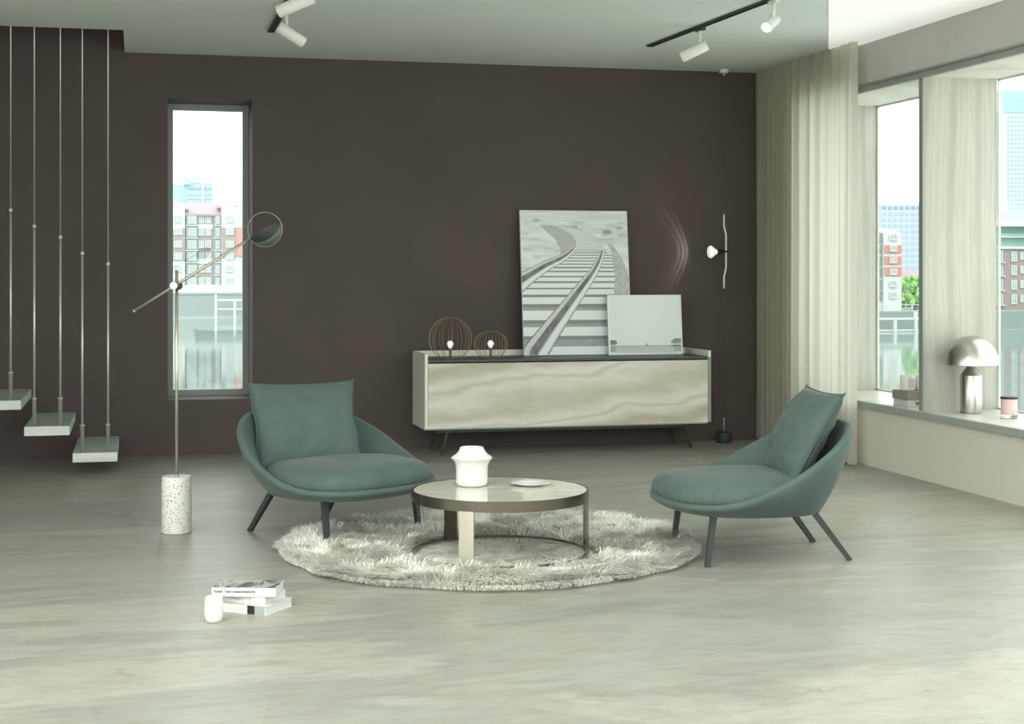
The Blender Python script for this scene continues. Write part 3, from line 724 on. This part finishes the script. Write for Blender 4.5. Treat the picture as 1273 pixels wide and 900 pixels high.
for ang, m_ in ((249,'bronze_lit'), (8,'bronze'), (127,'bronze')):  # front leg takes the bronze with its bright reflection painted in
    a0 = math.radians(ang-13.73); hw = .034/TR*1.0
    b = MB(); rings = []
    for t in np.linspace(-hw,hw,7):
        cx, sy = math.cos(a0+t), math.sin(a0+t); rings.append([(cx*(TR-.011),sy*(TR-.011),.024),(cx*(TR+.001),sy*(TR+.001),.024),(cx*(TR+.001),sy*(TR+.001),TZ-.044),(cx*(TR-.011),sy*(TR-.011),TZ-.044)])
    b.loft(rings, smooth=False); b.build('leg', M[m_], root)

b = MB()
b.lathe([(.052,0),(.064,.003),(.071,.012),(.0735,.024),(.0735,.070),(.0745,.092),(.0790,.108),(.0880,.120),(.0965,.130),(.0880,.138),(.0745,.146),(.0650,.156),(.0585,.166),(.0550,.176),(.0525,.179),(.0500,.176),(.054,.160),(.060,.145),(.066,.120),(.066,.02),(.01,.014)], 72)
v = b.build('vase', M['porcelain'], None, sharp=60); v.location = (1.502,6.928,TZ+.0005); tag(v, 'white porcelain vase with a flared collar on the round coffee table', 'vase')
b = MB(); b.lathe([(.045,0),(.050,.0015),(.062,.008),(.090,.014),(.093,.016),(.090,.0175),(.060,.012),(.044,.006),(.01,.005)], 64)
v = b.build('saucer', M['porcelain'], None); v.location = (1.768,6.872,TZ+.0005); tag(v, 'shallow white dish lying on the marble table top', 'dish')

# ------------------------------------------------------------------ floor books and cup
def book(corner, rot, w, d, h, z, label, cover, name='book'):
    root = empty(name, (*corner, z), rot, label=label, cat='book', group='books stacked on the stone floor')
    # front right lower corner at the origin; spine along -x, depth along +y
    b = MB(); t = .0028
    b.box((-w,0,0), (0,d,t)); b.box((-w,0,h-t), (0,d,h-.0003)); b.box((-w,-.001,0), (0,t,h-.0003)); b.build('cover', cover, root)
    b = MB(); b.box((-w+.003,t,t), (-.003,d-.004,h-t)); b.build('page_block', M['paper'], root)
    return root
# top cover picture
m = mat('photo cover', (.4,.42,.4), .45); v = coords(m, (2.2,1,1)); f = noise_tex(m, v, 5, 5, .6, 1.5)
base(m, ramp(m, f, [(.36, (.04,.05,.045)), (.46, (.12,.14,.12)), (.53, (.38,.39,.35)), (.64, (.34,.34,.31)), (.74, (.08,.09,.08))])); M['photocover'] = m
k1 = book((.474,5.859), math.atan2(-.089,.2)-math.radians(13.73), .235, .188, .034, 0, 'white book with black and grey spine band, lowest of the floor stack', M['white'])
b = MB(); b.box((-.082,-.0018,.001), (-.049,-.0008,.033)); b.build('spine_block', M['ink'], k1)
b = MB(); b.box((-.049,-.0018,.001), (-.004,-.0008,.033)); b.build('spine_band', M['spinegrey'], k1)
b = MB()
for i in range(16):
    if i % 5 != 3: b.box((-.158+i*.0046,-.0016,.007), (-.1563+i*.0046,-.0008,.027))
b.build('spine_lettering', mat('pale ink', (.66,.66,.62), .6), k1)
k2 = book((.474,5.892), math.atan2(-.08,.2)-math.radians(13.73), .215, .158, .029, .0345, 'plain white book, middle one of the floor stack', M['white'])
text_obj('architektur', .0115, M['softink'], 'spine_title', k2, (-.160,-.0012,.0125), (PI/2,0,0))
b = MB()
for q in (.008,.0185): b.tube([(-.066+.0028*math.cos(t), -.0014, q+.0042*math.sin(t)) for t in np.linspace(0,2*PI,16,endpoint=False)], .0007, 5, closed=True)
b.build('spine_emblem', M['softink'], k2)
k3 = book((.514,5.888), math.atan2(-.0245,.246)-math.radians(13.73)+.035, .247, .150, .0335, .064, 'book with grey photo cover and titled white spine, top of the floor stack', M['white'])
b = MB(); b.box((-.246,.001,.0332), (-.001,.149,.0337)); b.build('cover_photo', M['photocover'], k3)
text_obj('Kunper  Tedor neuesarchitekturen', .0140, M['charcoal'], 'spine_title', k3, (-.238,-.0013,.0145), (PI/2,0,0), sx=.80)
b = MB(); n_ = 48; rings = []
for r, z in ((.026,0),(.029,.002),(.0325,.014),(.0345,.03),(.0345,.055),(.0335,.075),(.0325,.090),(.0318,.0925),(.0305,.0905),(.0318,.06),(.030,.012),(.004,.008)):
    rings.append([((r+(.0007*math.cos(k*8*PI/ n_*3) if .01<z<.09 else 0))*math.cos(2*PI*k/n_), (r+(.0007*math.cos(k*8*PI/n_*3) if .01<z<.09 else 0))*math.sin(2*PI*k/n_), z) for k in range(n_)])
b.loft(rings); v = b.build('cup', M['porcelain'], None); v.location = (.279,5.812,.0005); tag(v, 'small white fluted cup standing on the floor before the books', 'cup')

# ------------------------------------------------------------------ things on the sill
root = empty('table_lamp', (5.0,8.535,ZW0+.0005), label='brushed metal mushroom lamp with domed shade on the window sill', cat='table lamp')
b = MB(); b.lathe([(.062,0),(.066,.003),(.0665,.006),(.0665,.232),(.064,.236),(.060,.238)], 48); b.build('base', M['nickel'], root, sharp=40)
b = MB(); b.lathe([(.060,.237),(.056,.243),(.016,.298),(.012,.300)], 48); b.build('neck', M['nickel'], root, sharp=40)
b = MB(); pr = []
for i in range(21):
    a = PI/2*i/20; pr.append((max(.002,.168*math.cos(a)), .298+.178*math.sin(a)))
pr = [(.012,.290),(.164,.296)] + pr
b.lathe(pr, 64); b.build('lamp_shade', M['nickel'], root, sharp=60)
root = empty('candle_jar', (5.05,8.19,ZW0+.0005), label='pink candle jar with black lid on the sill right of the mushroom lamp', cat='candle')
b = MB(); b.lathe([(.044,0),(.048,.002),(.049,.006),(.049,.020)], 40); b.build('glass_foot', M['clearglass'], root)
b = MB(); b.lathe([(.045,.0195),(.0485,.022),(.0485,.112),(.046,.114)], 40); b.build('jar', M['pinkwax'], root, sharp=40)
b = MB(); b.lathe([(.049,.1135),(.051,.115),(.051,.124),(.049,.126)], 40); b.build('lid', M['black'], root, sharp=40)
b = MB(); b.box((-.014,-.0502,.055),(.014,-.0480,.075)); b.build('label', mat('pink paper', (.78,.62,.60), .7), root)
def sillbook(z, h, w, d, x, y, rz, cover, label):
    root = empty('book', (x,y,z), rz, label=label, cat='book', group='books on the window sill')
    b = MB(); b.box((0,0,0),(w,d,.003)); b.box((0,0,h-.003),(w,d,h-.0003)); b.box((0,-.001,0),(w,.003,h-.0003)); b.build('cover', cover, root)
    b = MB(); b.box((.003,.003,.003),(w-.003,d-.004,h-.003)); b.build('page_block', M['paper'] if cover is M['white'] else cover, root); return root
k = sillbook(ZW0+.0005, .045, .30, .20, 4.812, 8.985, math.radians(0), M['white'], 'white book with lettered spine lying on the sill, under the taupe one')
text_obj('BE', .026, M['charcoal'], 'spine_title', k, (.055,-.0015,.013), (PI/2,0,0))
sillbook(ZW0+.0458, .055, .30, .215, 4.808, 8.98, math.radians(0), M['taupe'], 'thick taupe book on top of the white sill book under the candles')
def glasscandle(x, y, label, dark):
    root = empty('candle_glass', (x,y,ZW0+.1012), label=label, cat='candle', group='candles on the sill books')
    b = MB(); b.lathe([(.044,0),(.047,.003),(.048,.010),(.048,.096),(.046,.100),(.044,.097),(.043,.012),(.01,.010)], 36); b.build('glass', M['mistwhite'], root)
    b = MB(); b.box((-.022,-.0515,.022),(.022,-.0470,.080)); b.box((-.004,-.0525,.045),(.004,-.0515,.053), M['mistwhite']); q = b.build('label', None, root)
    q.data.materials.clear(); q.data.materials.append(M['white']); q.data.materials.append(M['softink'])
    b = MB(); b.lathe([(.042,.012),(.0425,.082),(.01,.083)], 30); b.build('wax', M['white'], root)
glasscandle(4.868, 9.09, 'pale glass candle on the sill books, left of its twin', 1)
glasscandle(4.974, 9.10, 'pale glass candle partly hidden behind the stone panel', 0)

# ------------------------------------------------------------------ outside: the dock and the buildings
def cam_d(px, Y):
    k = camdir(px); return Y/k.y
def ZY(px, py, Y): return 1.3-(py-338)/1910*cam_d(px, Y)
YA, YBk, ZWAT = 306., 216., -7.63
b = MB(); b.face([(-400,14,ZWAT),(69.9,14,ZWAT),(69.9,YA-1.45,ZWAT),(-400,YA-1.45,ZWAT)]); b.face([(69.9,14,ZWAT),(700,14,ZWAT),(700,YBk-3.05,ZWAT),(69.9,YBk-3.05,ZWAT)])
wt = b.build('dock_water', M['water']); tag(wt, 'calm grey green dock water below the windows', 'water', kind='stuff')
b = MB(); zA = ZY(256,364,YA); b.box((-120,YA-1.2,ZWAT-1), (70,YA+300,zA)); b.box((-120,YA-1.4,zA-.35),(70,YA-1.2,zA),None)
struct('quay_wall', b, M['c_quay'], 'grey quay wall across the dock in the narrow window', 'quay')
b = MB(); zB = ZY(1110,387,YBk); b.box((70,YBk-3,ZWAT-1), (500,YBk+500,zB)); struct('quay_ground', b, M['c_quay'], 'grey quay across the dock in the right windows', 'quay')
def jetty(xs, y, zt, zb, label, step, w=.45, grp='timber jetties on the dock'):
    root = empty('jetty', (xs[0],y,zb), label=label, cat='jetty'); o = Vector(root.location)
    b = MB(); b.box((0,-.4,zt-zb-.3),(xs[1]-xs[0],.4,zt-zb)); b.box((0,-.3,zt-zb-2.0),(xs[1]-xs[0],0,zt-zb-1.75)); b.build('walkway', M['c_rail'], root)
    n = int((xs[1]-xs[0])/step)
    for i in range(n+1):
        b = MB(); b.box((i*step-w/2,-.6,0),(i*step+w/2,-.2,zt-zb+(.9 if i % 2 == 0 else 0))); b.build('post', M['c_rail'], root)
jetty((Xat(268,300),Xat(330,300)), 300., ZY(280,372,300), ZWAT, 'pale timber jetty at the foot of the quay seen in the narrow window', 3.6)
jetty((Xat(1085,209),Xat(1150,209)), 209., ZY(1110,395,209), ZWAT, 'pale timber jetty before the brick building in the far right window', 3.4)
def railing(x0, x1, y, z, label):
    root = empty('railing', (x0,y,z), label=label, cat='railing')
    b = MB(); b.box((0,0,1.0),(x1-x0,.08,1.1)); b.box((0,0,.55),(x1-x0,.05,.6)); b.box((0,0,.15),(x1-x0,.05,.2)); b.build('rails', M['c_rail'], root)
    n = int((x1-x0)/2.2)
    for i in range(n+1):
        b = MB(); b.box((i*2.2,-.03,0),(i*2.2+.1,.07,1.1)); b.build('post', M['c_rail'], root)
railing(Xat(200,YA), Xat(330,YA), YA-.6, zA, 'pale railing along the quay in the narrow window')
railing(Xat(1085,YBk-2.5), Xat(1160,YBk-2.5), YBk-2.5, zB, 'pale railing along the quay in the right window')

class Bld:
    """a building surveyed on its front plane at depth Y"""
    def __init__(s, name, Y, px, z0, label, cat='building', group=None):
        s.Y = Y; s.root = empty(name, (Xat(px,Y),Y,z0), label=label, cat=cat, group=group); s.o = Vector(s.root.location)
    def bx(s, name, px0, py0, px1, py1, m, dep=8., out=0., parent=None, zb=None):
        x0, x1 = Xat(px0,s.Y), Xat(px1,s.Y); zt = ZY((px0+px1)/2,py0,s.Y); z1 = ZY((px0+px1)/2,py1,s.Y) if zb is None else zb
        b = MB(); b.box((x0,s.Y-out,z1),(x1,s.Y+dep,zt)); o = b.build(name, m, parent or s.root)
        o.location = -s.o; return o
    def win(s, pxc, pyc, w, h, m=None, frame=None, bars=2, out=0.):
        Y = s.Y-out; x = Xat(pxc,s.Y); z = ZY(pxc,pyc,s.Y); W, Hh = w*s.Y/1910*1.05, h*s.Y/1910*1.05
        b = MB(); t = .12
        b.box((x-W/2-t,Y-.12,z-Hh/2-t),(x+W/2+t,Y+.02,z-Hh/2)); b.box((x-W/2-t,Y-.12,z+Hh/2),(x+W/2+t,Y+.02,z+Hh/2+t)); b.box((x-W/2-t,Y-.12,z-Hh/2),(x-W/2,Y+.02,z+Hh/2)); b.box((x+W/2,Y-.12,z-Hh/2),(x+W/2+t,Y+.02,z+Hh/2))
        for i in range(1,bars+1):
            xx = x-W/2+W*i/(bars+1); b.box((xx-.07,Y-.1,z-Hh/2),(xx+.07,Y+.02,z+Hh/2))
        b.box((x-W/2,Y-.1,z+Hh*.15),(x+W/2,Y+.02,z+Hh*.15+.1))
        f = b.build('window', frame or M['c_white'], s.root); f.location = -s.o
        b = MB(); b.box((x-W/2,Y-.05,z-Hh/2),(x+W/2,Y+.02,z+Hh/2)); b.build('pane', m or M['c_pane'], f)
    def roof(s, px0, px1, py0, py1, inset, m, dep=10., over=.8, name='roof'):
        x0, x1 = Xat(px0,s.Y)-over, Xat(px1,s.Y)+over; pc = (px0+px1)/2; z0 = ZY(pc,py1,s.Y); z1 = ZY(pc,py0,s.Y); i_ = inset*s.Y/1910
        b = MB(); ya, yb = s.Y-over, s.Y+dep
        lo = [(x0,ya,z0),(x1,ya,z0),(x1,yb,z0),(x0,yb,z0)]; hi = [(x0+i_,(ya+yb)/2-.5,z1),(x1-i_,(ya+yb)/2-.5,z1),(x1-i_,(ya+yb)/2+.5,z1),(x0+i_,(ya+yb)/2+.5,z1)]
        b.loft([[(p[0],p[1],p[2]-.35) for p in lo], lo, hi], smooth=False); o = b.build(name, m, s.root); o.location = -s.o
FL = [272.5,288,303.5,318.5,334,349.5]
A_ = Bld('apartment_building', YA+3, 250, zA, 'white and brick apartment block with pink tiled roof in the narrow window')
zg = zA
A_.bx('wall', 206, 259, 229.5, 0, M['c_white'], 12, 1.5, zb=zg)
A_.bx('wall', 229.5, 265, 275, 0, M['c_brick'], 12, 0, zb=zg)
A_.bx('wall', 275, 257, 296, 0, M['c_white'], 12, 1.5, zb=zg)
A_.bx('wall', 293.5, 283, 303, 318, M['c_red'], 12, 1.7)
A_.bx('wall', 296, 254, 330, 0, M['c_white'], 12, 1.2, zb=zg)
A_.bx('brick_band', 209, 284, 229.2, 324, M['c_brick'], .2, 1.62)
A_.bx('brick_band', 275.3, 283, 293.4, 321, M['c_brick'], .2, 1.62)
A_.bx('brick_band', 303, 284, 329, 320, M['c_red'], .2, 1.4)
for p0, p1 in ((231,245.5),(266,274.8)):
    A_.bx('balcony_bay', p0, 267, p1, 356, M['c_green'], .3, .5)
for i, y in enumerate(FL):
    A_.win(221, y, 8, 6.5, bars=2, out=1.75)
    for px in (250.3,258.8): A_.win(px, y, 5.2, 7.5, bars=1, out=.1)
    for px in (235.3,241.3,270.5): A_.win(px, y+.5, 3.6, 8.5, M['c_pane'], M['c_rail'], bars=1, out=.65)
    A_.bx('balcony_edge', 230.5, y+7.4, 245.8, y+8.5, M['c_white'], .3, .9); A_.bx('balcony_edge', 265.6, y+7.4, 275, y+8.5, M['c_white'], .3, .9)
    A_.win(285, y, 8, 6.5, bars=2, out=1.75)
    for px in (308,320): A_.win(px, y, 7, 6.5, bars=2, out=1.45)
for y in (281.5,325): A_.bx('white_spandrel', 245.8, y-3, 264.5, y+3, M['c_white'], .3, .12)
A_.bx('white_base', 206, 354, 330, 0, M['c_white'], .4, 1.8, zb=zg)
A_.roof(209, 229, 250, 259, 8, M['c_roof']); A_.roof(229, 276, 251, 266, 9, M['c_roof'], 14); A_.roof(275.5, 296, 247.5, 257, 7, M['c_roof'], 12)
A_.roof(298, 330, 243, 254, 9, M['c_white'], 12)
T_ = Bld('office_tower', 470., 240, zA, 'pale blue office tower behind the pink roofs in the narrow window')
T_.bx('wall', 214, 229.5, 231, 0, M['c_cyan'], 20, 0, zb=zA); T_.bx('wall', 231, 227, 264, 0, M['c_blue'], 22, 1, zb=zA)
T_.bx('turret', 228.5, 223, 237, 230, M['c_blue'], 6, 2); T_.bx('mast', 234, 218, 235.2, 223, M['c_lav'], 1, 2); T_.bx('roof_rig', 240, 221.5, 256, 222.8, M['c_lav'], 1, 2); T_.bx('mast', 245, 222.5, 246, 227, M['c_lav'], 1, 2)
T_.bx('white_pier', 250.5, 229, 253.5, 256, M['c_white'], .5, 1.4)
for y in (233,240,245,250):
    T_.bx('window_band', 232, y, 249.5, y+2.6, M['c_bluepane'] if y < 240 else M['c_cyan'], .3, 1.3); T_.bx('window_band', 254.5, y, 263, y+2.6, M['c_bluepane'] if y < 240 else M['c_cyan'], .3, 1.3)

# right windows
B1 = Bld('brick_apartment_building', YBk+2, 1100, zB, 'red brick and white apartment block with pale roof in the far right window')
B1.bx('wall', 1060, 287, 1096, 0, M['c_white'], 12, 0, zb=zB); B1.bx('wall', 1096, 289, 1117.5, 0, M['c_white'], 12, .8, zb=zB)
for a, b_ in ((305,315),(318.5,329),(332,343)): B1.bx('brick_band', 1096.3, a, 1117.2, b_, M['c_red'], .2, .95)
for y in (295,309,323.5,338,353,367):
    B1.win(1106.5, y, 8, 6, bars=2, out=1.05); B1.bx('balcony_bay', 1088, y-5, 1095.3, y+6, M['c_green'], .3, .3); B1.bx('balcony_bay', 1074, y-5, 1083, y+6, M['c_green'], .3, .3)
B1.roof(1062, 1119, 278, 289, 24, mat('pale tiles', (.42,.38,.38), .9), 12, .25)
B2 = Bld('office_block', 330., 1120, zB, 'wide white office block with blue window grid in the far right window')
B2.bx('wall', 1078, 254, 1160, 0, M['c_lav'], 30, 0, zb=zB)
B2.bx('wall', 1092, 251, 1160, 254.1, M['c_white'], 20, -1)
for r_ in range(11):
    for cidx in range(10):
        px = 1083+cidx*7.1; py = 258.5+r_*7.4
        if py < 336: B2.bx('pane', px, py-2.2, px+4.3, py+2.0, M['c_bluepane'] if r_ == 0 else M['c_blue'], .3, .1)
B5 = Bld('low_house', 270., 1128, zB, 'low house with pinkish roof behind the trees in the far right window')
B5.bx('wall', 1114, 345, 1150, 0, M['c_white'], 8, 0, zb=zB); B5.roof(1114, 1150, 336, 346, 6, M['c_roof'], 9)
def tree(px, Y, top, rad, label, seed):
    x = Xat(px,Y); root = empty('leafy_tree', (x,Y,zB), label=label, cat='tree', group='green trees across the dock')
    zt = ZY(px,top,Y); r = rad*Y/1910; R_ = random.Random(seed)
    b = MB()
    t = bmesh.new()
    hgt = zt-zB
    for i in range(60):
        a = R_.uniform(0,2*PI); q = R_.uniform(0,1)**.5*r*.75; zz = R_.uniform(.10,.86)*hgt; rr_ = r*R_.uniform(.20,.36)*(1.15-.4*zz/hgt)
        t2 = bmesh.new(); bmesh.ops.create_icosphere(t2, subdivisions=3, radius=rr_)
        for v in t2.verts:
            d = v.co.normalized(); v.co *= 1+.22*noise.noise(d*3+Vector((i,seed,0)))+.14*noise.noise(d*8+Vector((i,0,seed)))
            v.co += Vector((q*math.cos(a), q*math.sin(a), zz))
        b.join(t2)
    b.build('crown', M['leaf'], root)
    b = MB(); b.tube([(0,0,0),(.1,0,hgt*.35),(0,.1,hgt*.7)], [.35,.28,.12], 10); b.build('trunk', M['c_brick'], root)
tree(1122.5, YBk+22, 344, 8, 'rounded green tree right beside the brick apartment block', 1)
tree(1137, YBk+8, 337, 15, 'broad green tree left of the stone panel in the far right window', 2)
tree(1162, YBk+16, 342, 10, 'green tree hidden mostly behind the stone panel', 3)
B3 = Bld('brown_brick_building', YBk+4, 1260, zB, 'brown brick block with green glazed bays in the near right window')
B3.bx('wall', 1226, 308, 1300, 0, M['c_brick'], 14, 0, zb=zB); B3.bx('cornice', 1226, 306.5, 1300, 309.5, M['c_white'], 14, .4)
B3.bx('penthouse', 1250, 290, 1300, 307, M['c_glassgreen'], 10, -1); B3.bx('terrace_edge', 1240, 294, 1300, 295.5, M['c_lav'], 10, .5); B3.bx('penthouse', 1254, 279, 1296, 291, M['c_glassgreen'], 8, -2)
B3.roof(1248, 1298, 272.5, 279, 14, M['c_white'], 10, .6)
for y in (319,336,354,372):
    B3.win(1241.5, y-1, 9, 12, M['c_paneg'], M['c_rail'], bars=2, out=.1); B3.win(1260, y, 6, 11, M['c_paneg'], bars=1, out=.1); B3.win(1270.5, y-1, 4.5, 8, bars=1, out=.1); B3.win(1284, y, 8, 11, M['c_paneg'], bars=1, out=.1)
    B3.bx('balcony_edge', 1236, y+6.4, 1247.5, y+8, M['c_cyan'], .4, .6)
B4 = Bld('blue_skyscraper', 520., 1270, zB, 'tall pale blue skyscraper with dotted window grid in the near right window')
B4.bx('wall', 1246, 120, 1310, 0, M['c_white'], 40, 0, zb=zB); B4.bx('wall', 1252, 112, 1304, 120.2, M['c_cyan'], 30, -2); B4.bx('wall', 1232, 140, 1241.5, 0, M['c_cyan'], 25, 0, zb=zB); B4.bx('wall', 1241.5, 144, 1246, 0, M['c_lav'], 25, 0, zb=zB)
B4.bx('crown_band', 1246.2, 120.5, 1310, 140.5, M['c_blue'], .4, .3)
n_ = 0
for r_ in range(22):
    for cidx in range(5):
        px = 1252.5+cidx*4.6; py = 146+r_*5.4
        B4.bx('pane', px, py-1.7, px+2.6, py+1.4, M['c_blue'], .3, .2)
for r_ in range(24): B4.bx('floor_band', 1232.3, 146+r_*5, 1241.3, 147.6+r_*5, M['c_blue'], .3, .2)
B4.bx('low_podium', 1228, 264, 1320, 0, M['c_lav'], 20, 6, zb=zB)

# ------------------------------------------------------------------ light
w = bpy.data.worlds.new('sky'); scn.world = w; w.use_nodes = True; nt = w.node_tree; bg = nt.nodes['Background']
bg.inputs[0].default_value = (.955,1.,.97,1); bg.inputs[1].default_value = 1.9
def sun(name, az_dir, elev, energy, angle, color):
    L = bpy.data.lights.new(name, 'SUN'); L.energy = energy; L.angle = math.radians(angle); L.color = color
    o = bpy.data.objects.new(name, L); COL.objects.link(o)
    d = Vector((az_dir[0], az_dir[1], -math.tan(math.radians(elev))*math.hypot(*az_dir))); o.rotation_euler = d.to_track_quat('-Z','Y').to_euler(); return o
sun('hazy_sun', (.62,.78), 35, .85, 34, (1.,.97,.90))
# wall lamp spot with the ring pattern of its reflector bulb
L = bpy.data.lights.new('reflector_beam', 'SPOT'); L.energy = 4.5; L.spot_size = math.radians(140); L.spot_blend = .2; L.shadow_soft_size = .004; L.color = (.92,1,.95)
L.use_nodes = True; nt = L.node_tree; em = nt.nodes['Emission']
tc = nt.nodes.new('ShaderNodeTexCoord'); sp = nt.nodes.new('ShaderNodeSeparateXYZ'); nt.links.new(tc.outputs['Normal'], sp.inputs[0])
ab = nt.nodes.new('ShaderNodeMath'); ab.operation = 'ABSOLUTE'; nt.links.new(sp.outputs['Z'], ab.inputs[0])
ac = nt.nodes.new('ShaderNodeMath'); ac.operation = 'ARCCOSINE'; nt.links.new(ab.outputs[0], ac.inputs[0])
cr = nt.nodes.new('ShaderNodeValToRGB'); e = cr.color_ramp.elements
mm = nt.nodes.new('ShaderNodeMath'); mm.operation = 'DIVIDE'; nt.links.new(ac.outputs[0], mm.inputs[0]); mm.inputs[1].default_value = PI/2
stops = [(0.,.0),(.30,.03),(.42,.14),(.475,.22),(.495,.6),(.515,.22),(.55,.28),(.572,.75),(.592,.2),(.625,.2),(.645,.5),(.668,.06),(1.,0)]
while len(e) < len(stops): e.new(.5)
for i, (p, v_) in enumerate(stops): e[i].position = p; e[i].color = (v_,v_,v_,1)
nt.links.new(mm.outputs[0], cr.inputs[0]); nt.links.new(cr.outputs[0], em.inputs['Color'])
o = bpy.data.objects.new('reflector_beam', L); COL.objects.link(o); o.location = (LX-.14, LY, 1.453); o.rotation_euler = Vector((-1,0,0)).to_track_quat('-Z','Y').to_euler()

# ------------------------------------------------------------------ camera
cam = bpy.data.cameras.new('camera'); co = bpy.data.objects.new('camera', cam); COL.objects.link(co)
co.location = (0,0,1.3); co.rotation_euler = (PI/2, 0, -math.radians(13.73)); cam.sensor_width = 36; cam.lens = 36*1910/1273
cam.shift_y = -112/1273; cam.clip_end = 3000; cam.clip_start = .05
scn.camera = co
scn.view_settings.view_transform = 'Standard'; scn.view_settings.look = 'None'; scn.view_settings.exposure = .55; scn.view_settings.gamma = 1
scn.view_settings.use_curve_mapping = False
scn.cycles.use_denoising = True
scn.cycles.max_bounces = 8; scn.cycles.diffuse_bounces = 5; scn.cycles.transparent_max_bounces = 12
scn.cycles.sample_clamp_indirect = 8; scn.cycles.caustics_reflective = False; scn.cycles.caustics_refractive = False
